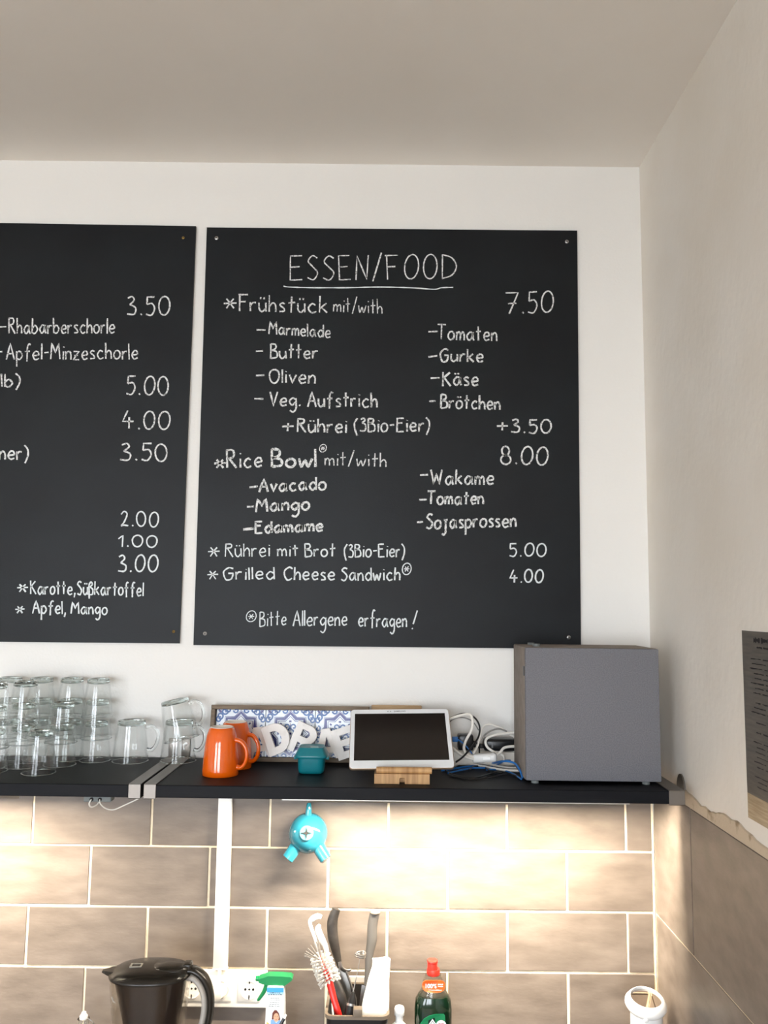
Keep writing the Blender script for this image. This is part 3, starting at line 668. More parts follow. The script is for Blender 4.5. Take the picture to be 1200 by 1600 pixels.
# ------------------------------------------------------------------ white letters in the tray
def circ(cx, cz, rx, rz, a0, a1, n=12): return [(cx+rx*math.cos(a0+(a1-a0)*i/n), cz+rz*math.sin(a0+(a1-a0)*i/n)) for i in range(n+1)]
H_ = .071
LET = {
'A': [[(-.5, 0), (-.27, 0), (-.2, .2), (.2, .2), (.27, 0), (.5, 0), (.14, 1), (-.14, 1)], [(-.13, .38), (.13, .38), (0, .78)]],
'D': [[(-.38, 0), (0, 0)] + circ(-.02, .5, .43, .5, -PI/2, PI/2)[1:-1] + [(0, 1), (-.38, 1)], [(-.15, .23), (-.03, .23)] + circ(-.03, .5, .2, .27, -PI/2, PI/2)[1:-1] + [(-.03, .77), (-.15, .77)]],
'R': [[(-.38, 0), (-.15, 0), (-.15, .36), (.0, .36), (.17, 0), (.44, 0), (.23, .4)] + circ(.08, .69, .32, .31, -PI/3, PI/2)[1:-1] + [(.1, 1), (-.38, 1)], [(-.15, .56), (.05, .56)] + circ(.05, .69, .12, .13, -PI/2, PI/2)[1:-1] + [(.05, .82), (-.15, .82)]],
'E': [[(-.36, 0), (.36, 0), (.36, .22), (-.12, .22), (-.12, .41), (.28, .41), (.28, .6), (-.12, .6), (-.12, .78), (.36, .78), (.36, 1), (-.36, 1)]],
}
def letter(ch, px, py, rot, d, label, w=1.0):
    """px,py: pixel of the letter's centre; rot: turn in its own plane"""
    p = at(px, py, d); t = thing('white_letter', label, 'letter', p, (-.13, 0, 0), 'white wooden letters in the tray')
    o = filled('letter_body', [[((x*w)*H_, (z-.5)*H_) for x, z in lp] for lp in LET[ch]], 'letter', t, ext=.0088, bev=.0008)
    o.rotation_euler = (0, -rot, 0); return t
s6 = 6.667
def pc(x, y): return 380+x/s6, 1110+y/s6
letter('A', *pc(170, 332), .14, .059, 'white wooden letter A, nearest the orange mugs', 1.0)
letter('D', *pc(350, 290), .38, .071, 'white wooden letter D tilted to the left', 1.05)
letter('R', *pc(625, 300), -.40, .063, 'white wooden letter R tilted to the right behind the teal box', 1.0)
letter('A', *pc(876, 348), .14, .059, 'white wooden letter A between the teal box and the letter E', .95)
letter('E', *pc(1060, 335), .33, .072, 'white wooden letter E, half hidden by the tablet', 1.0)

# ------------------------------------------------------------------ teal box
tbx = thing('storage_box', 'small teal plastic food box with lid on the shelf', 'food box', (X(487, .165), -.165, ZS+.0006))
def rings(spec, e=4.5, n=32): return [sup(a, b, n, e, z=z) for a, b, z in spec]
MB().loft(rings([(.025, .025, 0), (.0285, .0285, .002), (.030, .030, .008), (.0315, .0315, .036)])).build('box_body', 'teal_box', tbx, ang=50)
MB().loft(rings([(.036, .036, .0355), (.0375, .0375, .037), (.0375, .0375, .0415), (.0365, .0365, .0435), (.0345, .0345, .047), (.0295, .0295, .0575), (.0285, .0285, .0588), (.026, .026, .058)])).build('lid', 'teal_box', tbx, ang=50)
MB().poly([(-.012, -.0275, .0545), (.012, -.0272, .057), (.0165, -.008, .0586), (-.002, -.012, .0586)][::1]).build('sticker', 'sticker', tbx, ang=0) if 0 else MB().box(-.004, .014, -.020, -.006, .0575, .0588, mtx=RZ(.15)).build('sticker', 'sticker', tbx, ang=0)
for sx_ in (-1, 1): MB().box(sx_*.0365-.004, sx_*.0365+.004, -.012, .012, .030, .0375, .0015, 2).build('lid_clip', 'teal_box', tbx)

# ------------------------------------------------------------------ tablet and bamboo stand
TBD, TTD = .245, .10
bl, br = at(545.5, 1201, TBD), at(710.5, 1200, TBD); tL, tR = at(543.5, 1107.5, TTD), at(697, 1108.5, TTD)
bc, tcn = (bl+br)/2, (tL+tR)/2
ux = ((br-bl)+(tR-tL)).normalized(); uz = (tcn-bc); HT = uz.length; uz.normalize(); uz = (uz-ux*uz.dot(ux)*.75).normalized(); ux = (ux-uz*ux.dot(uz)).normalized(); uy = uz.cross(ux)
WT = ((br-bl).length+(tR-tL).length)/2
tab = thing('tablet', 'white tablet with dark screen propped on a bamboo stand', 'tablet')
tab.matrix_world = Matrix(((ux.x, uy.x, uz.x, bc.x), (ux.y, uy.y, uz.y, bc.y), (ux.z, uy.z, uz.z, bc.z), (0, 0, 0, 1)))
def rr(w, h, r, y, n=6, z0=0):
    P = []
    for cx, cz, a in ((w/2-r, z0+h-r, 0), (-w/2+r, z0+h-r, PI/2), (-w/2+r, z0+r, PI), (w/2-r, z0+r, 1.5*PI)):
        P += [(cx+r*math.cos(a+PI/2*i/n), y, cz+r*math.sin(a+PI/2*i/n)) for i in range(n+1)]
    return P
MB().loft([rr(WT-.002, HT-.002, .008, .0066, z0=.001), rr(WT, HT, .009, .0055), rr(WT, HT, .009, .001), rr(WT-.001, HT-.001, .0085, .0003, z0=.0005)]).build('rim', 'tab_edge', tab)
MB().loft([rr(WT-.002, HT-.002, .008, .0003, z0=.001), rr(WT-.003, HT-.003, .0075, -.0004, z0=.0015)]).build('front_bezel', 'tab_white', tab)
sx0, sx1, sz0, sz1 = -WT/2+.0105, WT/2-.0105, HT*.125, HT*.915
MB().box(sx0, sx1, -.0009, -.0003, sz0, sz1).build('screen', 'screen', tab, ang=0)
text_mesh('maker_lettering', 'SAMSUNG', .0062, 'grey_print', tab, (0.0, -.0006, HT*.956), off=.0001)
for xx in (-.022, -.0285): MB().lathe([(0, 0), (.0011, 0), (.0011, .0003), (0, .0003)], 10, T(xx, -.0004, HT*.956) @ RX(PI/2)).build('camera_dot', 'hole', tab)
# bamboo stand: bottom plate and lip tilt, block in front
st = thing('tablet_stand', 'bamboo tablet stand with a notched front block', 'stand', (at(628, 1215, .26).x, -.255, ZS+.0004))
fb = st.location
xa, xb = at(585, 1215, .275).x-fb.x, at(671, 1215, .275).x-fb.x
bk = [(xa, 0), (-.006, 0), (-.006, .011), (-.004, .013), (.004, .013), (.006, .011), (.006, 0), (xb, 0), (xb, .021), (xa, .021)]
MB().prism(bk, -.028, -.012).build('front_block', 'bamboo', st, ang=20)
lm = MB(); lm.tube([(xa+.004, -.019, .0275), (xb+.005, -.019, .0275)], .0072, 14, flat=1.0); lm.build('lip_bar', 'bamboo', st)
MB().box(xa, xb, -.012, .11, 0, .009, .001, 1).build('base_plate', 'bamboo', st)
ps = MB().box(-.04, .04, .0, .008, 0, .075, .001, 1, mtx=T(0, .1, .004) @ RX(-.35) @ T(0, -.0, 0)); ps.build('back_rest', 'bamboo', st)

# ------------------------------------------------------------------ speaker
SF = .262
fl, fr_ = at(822, 1225, SF), at(1034, 1227, SF); ft = at(820.5, 1011.5, SF); xs0 = at(821, 1118, SF).x; xs1 = at(1032, 1118, SF).x
SB = .095; zt_ = ft.z; zb_ = ZS+.006
sp = thing('loudspeaker', 'boxy grey cloth-fronted loudspeaker in the shelf corner', 'speaker', ((xs0+xs1)/2, -SF, ZS))
hw = (xs1-xs0)/2
MB().box(-hw, hw, .012, SF-SB, .006, zt_-ZS, .003, 2).build('cabinet', 'cabinet', sp)
MB().box(-hw+.0005, hw-.0005, 0, .0118, .0065, zt_-ZS-.0005, .003, 2).build('grille_cloth', 'fabric', sp)
for x_, y_ in ((-hw+.022, .012), (hw-.032, .012), (-hw+.03, .13), (hw-.03, .13)): MB().lathe([(0, 0), (.0085, 0), (.0085, .0045), (.0075, .006), (0, .006)], 18, T(x_, y_, 0)).build('foot', 'rubber', sp)
MB().lathe([(0, 0), (.0085, 0), (.0085, .006), (0, .006)], 18, T(-hw+.034, .05, zt_-ZS)).build('top_pad', 'rubber', sp)
MB().lathe([(0, 0), (.0085, 0), (.0085, .005), (0, .005)], 18, T(-hw+.036, .13, zt_-ZS)).build('top_pad', 'rubber', sp)
zl = at(817, 1048, SF-.02).z-ZS
b_ = MB().box(-hw-.0012, -hw+.001, .013, .024, zl-.0105, zl+.0105, .0005, 1).build('logo_badge', 'black_plastic', sp)
MB().box(-hw-.0016, -hw-.0011, .0175, .0195, zl-.007, zl+.007).build('badge_mark', 'grey_print', b_, ang=0)

# ------------------------------------------------------------------ power strip, adapters, cables
pa, pb = at(696, 1180, .05).x, at(835, 1180, .05).x; pz = ZS+.0006; PH = .034
pwr = thing('power_strip', 'off-white multi-socket power strip lying along the wall beside the speaker', 'power strip', (pa, -.045, pz))
MB().box(0, pb-pa, -.024, .024, 0, PH, .004, 2).build('strip_body', 'strip', pwr)
for i in range(4):
    xx = .028+i*.05
    if xx > pb-pa-.02: break
    s_ = MB().lathe([(0, -.002), (.019, -.002), (.0195, .0008), (.021, .0008), (.021, -.003), (0, -.003)], 22, T(xx, 0, PH+.0006)).build('socket_well', 'white_plastic', pwr)
    MB().lathe([(0, 0), (.0022, 0), (.0022, .0004), (0, .0004)], 8, T(xx-.0095, 0, PH-.0013)).build('pin_hole', 'hole', s_)
ad = thing('usb_adapter', 'black plug-in charger standing in the power strip beside the tablet', 'charger', (at(727, 1155, .05).x, -.048, pz+PH+.0012))
MB().box(-.019, .019, -.018, .014, 0, .038, .005, 2).build('adapter_body', 'black_plastic', ad)
MB().box(.016, .026, -.006, .006, .006, .018, .002, 2).build('cable_boot', 'black_plastic', ad)
ad2 = thing('power_brick', 'long black mains adapter lying on the power strip next to the speaker', 'adapter', (at(778, 1155, .055).x, -.05, pz+PH+.0012))
MB().box(-.036, .045, -.02, .02, 0, .029, .007, 3).build('brick_body', 'black_plastic', ad2)
MB().box(-.046, -.036, -.006, .006, .004, .015, .002, 1).build('cable_boot', 'black_plastic', ad2)
MB().box(-.018, -.014, -.0206, -.0198, .008, .02).build('marking', 'grey_print', ad2, ang=0)
def cable(name, pts, r, m, label, cat='cable', g=None):
    P = []
    for p in pts:
        if len(p) == 3: P.append(at(*p))
        else:
            v = atz(p[0], p[1], ZS+r+.0015); P.append(v)
    o = MB().tube(P, r, 8, 7).build(name, m); c0 = P[0].copy()
    o.data.transform(T(*(-c0))); o.location = c0
    return tag(o, label, cat, g)
sw = thing('inline_switch', 'translucent white inline switch on the cables beside the speaker', 'switch', at(757, 1184, .125), (0, -.1, -.18))
MB().box(-.029, .029, -.011, .011, -.010, .010, .006, 3).build('switch_body', 'translucent', sw)
MB().box(-.004, .016, -.0125, -.0105, -.004, .004, .001, 1).build('rocker', 'white_plastic', sw)
gcab = 'tangled cables beside the tablet'
cable('white_cable', [(690, 1128, .10), (712, 1120, .10), (732, 1116, .10), (738, 1123, .105), (737, 1140, .11), (728, 1157, .115), (725, 1170, .12), (731, 1180, .125), (741, 1183, .128)], .0034, 'white_cable', 'thick white cable looping high beside the tablet down to the switch', g=gcab)
cable('white_cable', [(704, 1166, .12), (711, 1172, .125), (722, 1180, .13), (733, 1184.5, .13), (741, 1186, .13)], .0034, 'white_cable', 'thick white cable running low from behind the tablet into the switch', g=gcab)
cable('white_cable', [(773, 1181, .118), (781, 1176, .112), (787, 1169, .105), (797, 1166.5, .10), (812, 1166.5, .09)], .0032, 'white_cable', 'short white cable from the switch up behind the speaker', g=gcab)
cable('white_cable', [(812, 1144, .085), (795, 1145.5, .088), (775, 1148, .092), (762, 1153, .096), (758.5, 1160, .1), (763, 1169, .103), (776, 1177, .104), (786, 1181, .104), (788, 1189, .104)], .003, 'white_cable', 'white cable curling in front of the long black adapter', g=gcab)
cable('white_cable', [(812, 1160, .074), (800, 1149, .076), (785, 1139, .077), (770, 1133, .079), (759, 1133, .08), (753, 1140, .083), (750, 1152, .088), (746, 1166, .1), (739, 1178, .112)], .0024, 'white_cable', 'thin white cable arching above the long black adapter', g=gcab)
cable('grey_cable', [(752, 1160, .088), (757, 1149, .086), (768, 1141.5, .084), (780, 1139, .082), (792, 1143, .08)], .002, 'grey_cable', 'thin grey cable curved against the wall over the adapter', g=gcab)
cable('grey_cable', [(694, 1139, .09), (706, 1125, .09), (722, 1121, .09), (738, 1127, .09), (748, 1141, .09)], .0015, 'grey_cable', 'thin grey cable under the black cable arch', g=gcab)
cable('black_cable', [(696, 1126, .085), (710, 1119, .085), (726, 1115, .085), (741, 1121, .09), (749, 1134, .1), (748, 1150, .12), (738, 1166, .14), (724, 1182, .15), (712, 1191, .155)], .0022, 'black_plastic', 'black cable arching over the charger and down to the tablet', g=gcab)
cable('black_cable', [(739, 1158, .062), (745, 1161, .07), (748.5, 1168, .078), (749, 1176, .088)], .002, 'black_plastic', 'short black cable hanging from the plug-in charger', g=gcab)
cable('blue_cable', [(714, 1155, .085), (722, 1160, .09), (730, 1168, .1), (738, 1178, .108)], .0016, 'blue_cable', 'thin blue cable running down from the blue plug', g=gcab)
MBp = MB().box(-.0075, .006, -.005, .005, -.006, .006, .0015, 2)
bp = MBp.build('usb_plug', 'blue_cable', loc=at(711.5, 1155, .082)); tag(bp, 'blue plug beside the black charger', 'plug')
cable('blue_cable', [(690, 1204), (712, 1200.5), (738, 1197), (765, 1193.5), (786, 1189.5, .15), (803, 1192, .17), (812, 1203, .2), (816.5, 1216, .225)], .0023, 'blue_cable', 'blue cable sweeping across shelf and round the speaker corner', g=gcab)
cable('blue_cable', [(700, 1208), (735, 1200.5), (760, 1199.5), (775, 1195.5), (788, 1189, .14), (797, 1188, .13)], .002, 'blue_cable', 'second blue cable lying beneath the switch', g=gcab)
cable('blue_cable', [(760, 1203), (780, 1202.5), (799, 1207.5), (814.5, 1217.5)], .0018, 'blue_cable', 'blue cable nearest the shelf edge ending at the speaker corner', g=gcab)
cable('white_cable', [(738, 1191), (765, 1194.5), (790, 1199.5), (811, 1200)], .0032, 'white_cable', 'white cable flat on shelf heading under the speaker, upper one', g=gcab)
cable('white_cable', [(705, 1190.5), (735, 1194), (765, 1199.5), (790, 1203.5), (812, 1204.5)], .003, 'white_cable', 'white cable flat on shelf heading under the speaker, lower one', g=gcab)
cable('white_cable', [(706, 1198), (722, 1192), (735, 1188)], .003, 'white_cable', 'short white cable at the lower right corner of the tablet', g=gcab)
cable('black_cable', [(696, 1204), (712, 1212), (740, 1215.5), (760, 1211), (776, 1206)], .002, 'black_plastic', 'black cable looped on the shelf in front of the switch', g=gcab)
cable('black_cable', [(700, 1211), (730, 1217), (765, 1215.5), (795, 1210), (818, 1217)], .0017, 'black_plastic', 'thin black cable lying nearest the shelf edge', g=gcab)
cable('black_cable', [(733, 1203), (742, 1197.5), (756, 1198), (766, 1205), (785, 1208)], .002, 'black_plastic', 'black cable curled between the blue cables', g=gcab)

# ------------------------------------------------------------------ poster on the right wall
p0 = atx(1160, 985, XW); p1 = atx(1170, 1277, XW); ph = p0.z-p1.z; pw = .42
po = thing('poster', 'grey printed poster on the right wall, cut by the picture edge', 'poster', (XW, (p0.y+p1.y)/2, (p0.z+p1.z)/2))
MB().box(-.0012, -.0002, -pw, 0, -ph*.5+.045, ph*.5).build('printed_sheet', 'poster', po, ang=0)
MB().box(-.0012, -.0002, -pw, 0, -ph*.5, -ph*.5+.045).build('sheet_foot', 'poster_low', po, ang=0)
ik = bmesh.new()
def pl(y0, y1, z, w): ribbon(ik, [(y0+(y1-y0)*i/6, z+random.uniform(-.0004, .0004)) for i in range(7)], w, 0, jit=.5, to=lambda a, b: (-.0016, a, b))
y = -.05
for k in range(6): pl(y, y-.026, ph*.5-.016, .0085); y -= .031
y = -.062
for k in range(6): pl(y, y-.022, ph*.5-.029, .004); y -= .026
z = ph*.5-.05
while z > -ph*.5+.06:
    if random.random() < .8:
        y = -.03-random.uniform(0, .02)
        for k in range(random.randint(2, 5)):
            l_ = random.uniform(.02, .07); pl(y, y-l_, z, .0018); y -= l_+.008
    z -= .0088
me = bpy.data.meshes.new('printed_lines'); ik.to_mesh(me); ik.free(); me.materials.append(M['ink'])
o = bpy.data.objects.new('printed_lines', me); COL.objects.link(o); o.parent = po

# ------------------------------------------------------------------ cable duct, sockets, junction
du = [at(341, 1246, .02), at(361.5, 1246, .02), at(334.5, 1512, .02), at(357, 1512, .02)]
dx0, dx1 = (du[0].x+du[2].x)/2, (du[1].x+du[3].x)/2; dz0 = du[2].z
dt = thing('cable_duct', 'white vertical cable duct running from shelf down to sockets', 'cable duct', (dx0, -TD-.001, dz0))
MB().box(0, dx1-dx0, -.016, 0, 0, ZSB-dz0-.001, .0015, 2).build('duct_cover', 'duct', dt)
MB().box(-.0012, dx1-dx0+.0012, -.0165, 0, -.003, 0, .0005, 1).build('duct_end', 'duct', dt)
sk = [at(x, 1545, .02) for x in (300, 345, 390)]; SP = (sk[2].x-sk[0].x)/2
sf = thing('socket_outlet', 'white triple wall socket in one frame behind the water pitcher', 'socket', (sk[1].x, -TD-.001, sk[1].z))
fwid = SP+.0425
b_ = MB().box(-fwid, fwid, -.011, 0, -.0425, .0425, .003, 3); b_.build('socket_frame', 'socket', sf)
for i in (-1, 0, 1):
    pl_ = MB().box(-.0275, .0275, -.0135, -.0105, -.0275, .0275, .002, 2).build('socket_plate', 'socket', sf, loc=(i*SP, 0, 0))
    MB().lathe([(.0215, 0), (.0215, .0016), (.0195, .0016), (.019, .0004), (.0, .0004), (0, 0)], 30, T(0, -.0134, 0) @ RX(PI/2)).build('socket_well', 'socket', pl_)
    hm = MB()
    for xx in (-.0095, 0, .0095): hm.lathe([(0, 0), (.003 if xx else .0025, 0), (.003 if xx else .0025, .0005), (0, .0005)], 12, T(xx, -.0137, .0015) @ RX(PI/2))
    hm.box(-.0012, .0012, -.016, -.0137, -.0205, -.0115); hm.box(-.0012, .0012, -.016, -.0137, .015, .0205)
    hm.build('pin_holes', 'hole', pl_)
pg = thing('power_plug', 'white plug in the middle wall socket with cable rising to the duct', 'plug', (sk[1].x, -TD-.0155, sk[1].z))
MB().lathe([(0, 0), (.017, 0), (.0165, .012), (.012, .022), (.0095, .034), (0, .036)], 20, RX(PI/2)).build('plug_body', 'strip', pg)
MB().tube([(0, -.022, 0), (0, -.026, .014), (-.001, -.016, .028), (-.003, .002, .048), (-.003, .004, .058)], .0042, 10, 6).build('cord', 'white_cable', pg)
jb = thing('junction_box', 'small grey connector box under the shelf with two thin white wires', 'connector box', at(155, 1243, SD-.035))
zz = ZSB-jb.location.z
MB().box(-.03, .03, -.012, .012, zz-.016, zz-.0006, .002, 1).build('connector_body', 'rubber', jb)
for x_ in (-.012, .006):
    MB().lathe([(0, 0), (.004, 0), (.004, .002), (0, .002)], 10, T(x_, -.012, zz-.010) @ RX(PI/2)).build('cable_entry', 'hole', jb)
MB().tube([(-.012, -.013, zz-.01), (-.015, -.017, zz-.018), (-.012, -.012, zz-.026), (-.004, .0, zz-.024), (.0, .01, zz-.014)], .0016, 8, 5).build('wire', 'white_cable', jb)
MB().tube([(.006, -.013, zz-.01), (.009, -.017, zz-.018), (.02, -.012, zz-.029), (.034, -.004, zz-.033), (.052, .0, zz-.026), (.08, .002, zz-.013), (.1, .004, zz-.002)], .0014, 8, 5).build('wire', 'white_cable', jb)

# ------------------------------------------------------------------ turquoise cloth holder on the tiles
tp = at(482, 1300, .045)
th_ = thing('cloth_holder', 'glossy turquoise round cloth holder with two stubby legs on the tiles', 'cloth holder', (tp.x, -TD, tp.z))
R0 = .0475
bd_ = MB(); bm2 = bmesh.new(); bmesh.ops.create_uvsphere(bm2, u_segments=36, v_segments=24, radius=R0)
for v in bm2.verts: v.co = Vector((v.co.x, max(-.052, v.co.y*1.0)-.044 if v.co.y < .042 else -.002, v.co.z))
bd_._app(bm2); bd_.build('round_body', 'teal', th_, ang=50)
for s_ in (-1, 1):
    MB().tube([(s_*.024, -.055, -.024), (s_*.034, -.063, -.038), (s_*.0455, -.068, -.0535), (s_*.0465, -.0685, -.0545)], [.0165, .0155, .0146, .012], 20).build('leg', 'teal', th_, ang=40)
MB().tube([(0, -.052, .034), (.0008, -.055, .052), (.0012, -.052, .068), (.0013, -.050, .071), (.0013, -.050, .072)], [.0095, .0078, .0062, .0055, .003], 16).build('tail', 'teal', th_, ang=60)
dc = MB().lathe([(0, 0), (.0165, 0), (.017, .0006), (.016, .0016), (0, .002)], 30, T(0, -.0892, .012) @ RX(PI/2-.26)).build('grip_disc', 'teal_l', th_)
bs = bmesh.new()
stp = [((.0132 if k % 2 == 0 else .0036)*math.cos(PI/2*(k/2)), (.0132 if k % 2 == 0 else .0036)*math.sin(PI/2*(k/2))) for k in range(8)]
MB().prism(stp, -.0045, -.0025, T(0, -.0892, .012) @ RX(-.26)).build('star_slit', 'hole', dc, ang=0); bs.free()
# suction rim behind it
MB().lathe([(0, 0), (.03, 0), (.034, .003), (0, .004)], 28, T(0, -.0005, 0) @ RX(PI/2)).build('suction_pad', 'teal', th_)

# ------------------------------------------------------------------ water pitcher
PD = .21
pc_ = at(237, 1520, PD)
pt = thing('water_pitcher', 'water filter pitcher with black lid and clear body before the sockets', 'pitcher', (pc_.x, -PD, CT+.0006), (0, 0, .04))
a0, b0 = .085, .062; PHt = pc_.z-CT
MB().loft([sup(a*1., b, 40, 2.5, cx=c, z=z) for a, b, c, z in ((.06, .05, .004, 0), (.066, .054, .003, .004), (.074, .058, 0, PHt*.5), (.087, .063, -.002, PHt-.004), (.084, .060, -.002, PHt-.004), (.071, .055, 0, PHt*.5), (.063, .051, .003, .007), (.05, .04, .004, .007))]).build('clear_body', 'thin_plastic', pt, ang=50)
MB().loft([sup(a, b, 36, 2.5, cx=c, z=z) for a, b, c, z in ((.03, .03, .005, PHt*.28), (.04, .038, .005, PHt*.40), (.052, .046, .004, PHt*.56), (.068, .053, .003, PHt*.8), (.079, .057, .0, PHt-.006))]).build('funnel', 'smoky', pt, ang=50)
ld_ = MB().loft([sup(a, b, 40, 2.4, cx=c, z=z) for a, b, c, z in ((.0885, .0645, -.002, PHt-.003), (.0895, .0655, -.002, PHt), (.088, .064, -.002, PHt+.003), (.078, .055, 0, PHt+.010), (.06, .042, .002, PHt+.015), (.03, .02, .002, PHt+.017), (.01, .006, .002, PHt+.0175))]).build('lid', 'lid_black', pt, ang=60)
MB().loft([[(-.075, -.026, PHt), (-.075, .026, PHt), (-.06, .024, PHt+.008), (-.06, -.024, PHt+.008)], [(-.092, -.016, PHt), (-.092, .016, PHt), (-.088, .014, PHt+.0075), (-.088, -.014, PHt+.0075)], [(-.108, -.004, PHt+.002), (-.108, .004, PHt+.002), (-.107, .003, PHt+.006), (-.107, -.003, PHt+.006)]]).build('spout_cap', 'lid_black', ld_)
fm = MB(); 
for x0, x1, y0, y1 in ((-.046, -.020, -.014, -.0115), (-.046, -.020, .0015, .004), (-.046, -.0425, -.0115, .0015), (-.0235, -.020, -.0115, .0015)): fm.box(x0, x1, y0, y1, PHt+.0148, PHt+.0182)
fm.build('indicator_frame', 'lcd', ld_, ang=0)
MB().box(-.0425, -.0235, -.0115, .0015, PHt+.0145, PHt+.0165).build('indicator_window', 'smoky', ld_, ang=0)
MB().loft([sup(.040, .030, 30, 2.2, cx=.043, cy=-.004, z=PHt+.008), sup(.040, .030, 30, 2.2, cx=.043, cy=-.004, z=PHt+.0145), sup(.036, .026, 30, 2.2, cx=.043, cy=-.004, z=PHt+.0185), sup(.01, .006, 30, 2.2, cx=.043, cy=-.004, z=PHt+.020)]).build('fill_flap', 'lid_black', ld_, ang=60)
MB().box(.070, .088, -.013, .013, PHt+.004, PHt+.022, .004, 3).build('thumb_tab', 'lid_black', ld_)
hp = [(.072, 0, PHt+.006), (.093, 0, PHt+.005), (.116, 0, PHt-.012), (.130, 0, PHt-.045), (.131, 0, PHt-.085), (.122, 0, PHt-.125), (.106, 0, PHt-.158), (.085, 0, PHt-.178)]
MB().tube(hp, [.0075, .0085, .009, .0085, .008, .0075, .007, .006], 12, 6, flat=1.9).build('handle', 'lid_black', pt, ang=60)
hp2 = [(.078, 0, PHt-.012), (.092, 0, PHt-.012), (.106, 0, PHt-.026), (.1165, 0, PHt-.05), (.1175, 0, PHt-.085), (.109, 0, PHt-.12), (.094, 0, PHt-.15), (.078, 0, PHt-.168)]
MB().tube(hp2, [.006, .0068, .007, .007, .007, .0065, .006, .0055], 12, 6, flat=1.5).build('handle_grip', 'frost', pt, ang=60)
MB().tube([(-.074+.002*i, -.040-.0024*i, PHt-.033-.002*min(i, 3)) for i in range(6)], .0014, 8).build('level_ring', 'frost', pt)

# ------------------------------------------------------------------ swing-top bottle (only its stopper reaches the picture)
bp_ = at(131, 1586, .12)
bz = bp_.z-CT
so = thing('swing_top_bottle', 'clear bottle with white stopper and wire clip, bottom left corner', 'bottle', (bp_.x, -.12, CT+.0006))
MB().lathe([(0, 0), (.034, 0), (.037, .004), (.037, bz*.55), (.03, bz*.68), (.013, bz*.8), (.0115, bz-.02), (.0135, bz-.012), (.0135, bz-.008), (.0105, bz-.008), (.0105, bz-.02), (.012, bz*.79), (.028, bz*.67), (.0345, bz*.55), (.0345, .006), (0, .006)], 36).build('bottle_body', 'glass', so, ang=50)
MB().lathe([(0, bz-.008), (.0085, bz-.008), (.009, bz-.002), (.0055, bz+.003), (.0048, bz+.006), (.0, bz+.0072)], 20).build('stopper', 'white_plastic', so)
MB().tube([(.002, -.002, bz+.003), (.012, -.012, bz-.001), (.024, -.014, bz-.007), (.028, -.012, bz-.014), (.026, -.008, bz-.024), (.014, 0, bz-.036)], .0011, 6, 6).build('wire_clip', 'dsteel', so)

# ------------------------------------------------------------------ spray bottle
SPD = .125
spc = at(432, 1535, SPD); szt = spc.z-CT
spr = thing('spray_bottle', 'cleaning spray bottle with green trigger head and blue white label', 'spray bottle', (spc.x, -SPD, CT+.0006), (0, 0, .0))
MB().loft([sup(a, b, 32, 4, z=z) for a, b, z in ((.028, .018, 0), (.030, .020, .004), (.030, .020, szt*.45), (.0235, .0175, szt*.62), (.0205, .0165, szt-.008), (.0195, .0155, szt-.002))]).build('bottle_body', 'lab_white', spr, ang=50)
prof = [(-.040, .006), (-.040, -.004), (-.030, -.010), (-.018, -.012), (-.012, -.018), (.016, -.018), (.022, -.012), (.036, .003), (.038, .008), (.033, .0145), (.012, .0165), (-.018, .017), (-.028, .012)]
MB().loft([[(x, y, szt+.0065+z*.72*(1 if abs(y) < .01 else .93)) for x, z in prof] for y in (-.0125, -.010, .010, .0125)]).build('trigger_head', 'green', spr, ang=40)
MB().tube([(-.021, 0, szt+.002), (-.0235, 0, szt-.008), (-.029, 0, szt-.022), (-.0385, 0, szt-.036), (-.0425, 0, szt-.040)], [.0055, .0055, .005, .004, .002], 12, 5, flat=1.5).build('trigger', 'green', spr, ang=60)
MB().lathe([(0, 0), (.0055, 0), (.006, .008), (0, .008)], 14, T(-.048, 0, szt+.0075) @ RY(PI/2)).build('nozzle', 'green', spr)
lb_ = [(-.0190, .0), (.0190, .0)]
yl = -.0182
fz = szt-.004
MB().box(-.0192, .0192, yl, yl+.002, fz-.095, fz, .0003, 1).build('front_label', 'lab_white', spr, ang=0)
flb = spr.children[-1]
MB().box(-.0192, .0192, yl-.0003, yl, fz-.010, fz).build('label_band', 'lab_blue', flb, ang=0)
MB().box(-.0192, .0192, yl-.0003, yl, fz-.0145, fz-.0101).build('label_band', 'lab_pale', flb, ang=0)
tb_ = bmesh.new()
for k, (a, b, z, w) in enumerate(((-.013, .012, .0115, .0017), (-.016, .0165, .0152, .0017), (-.010, .008, .0225, .0009), (-.01, .01, .0265, .0006), (-.011, .009, .0325, .0008), (-.013, .009, .0362, .0008), (-.014, .011, .040, .001))):
    x = a
    while x < b:
        l_ = random.uniform(.003, .006); ribbon(tb_, [(x+l_*i/5, fz-z+random.uniform(-.0004, .0004)) for i in range(6)], w, yl-.0004, jit=.5); x += l_+.0012
me = bpy.data.meshes.new('label_text'); tb_.to_mesh(me); tb_.free(); me.materials.append(M['lab_grey']); o = bpy.data.objects.new('label_text', me); COL.objects.link(o); o.parent = flb
def flat(name, pts, m, parent, y): return MB().poly([(x, y, z) for x, z in pts]).build(name, m, parent, ang=0)
ell = lambda cx, cz, rx, rz, n=20: [(cx+rx*math.cos(-2*PI*i/n), cz+rz*math.sin(-2*PI*i/n)) for i in range(n)]
hz = fz-.061
flat('printed_hair', [(-.0065, hz-.008), (-.0055, hz+.006), (-.001, hz+.0125), (.004, hz+.0125), (.0095, hz+.006), (.0125, hz-.006), (.011, hz-.01), (.002, hz-.006)][::-1], 'hair', flb, yl-.0003)
flat('printed_face', ell(.0035, hz-.003, .0062, .0095), 'skin', flb, yl-.0005)
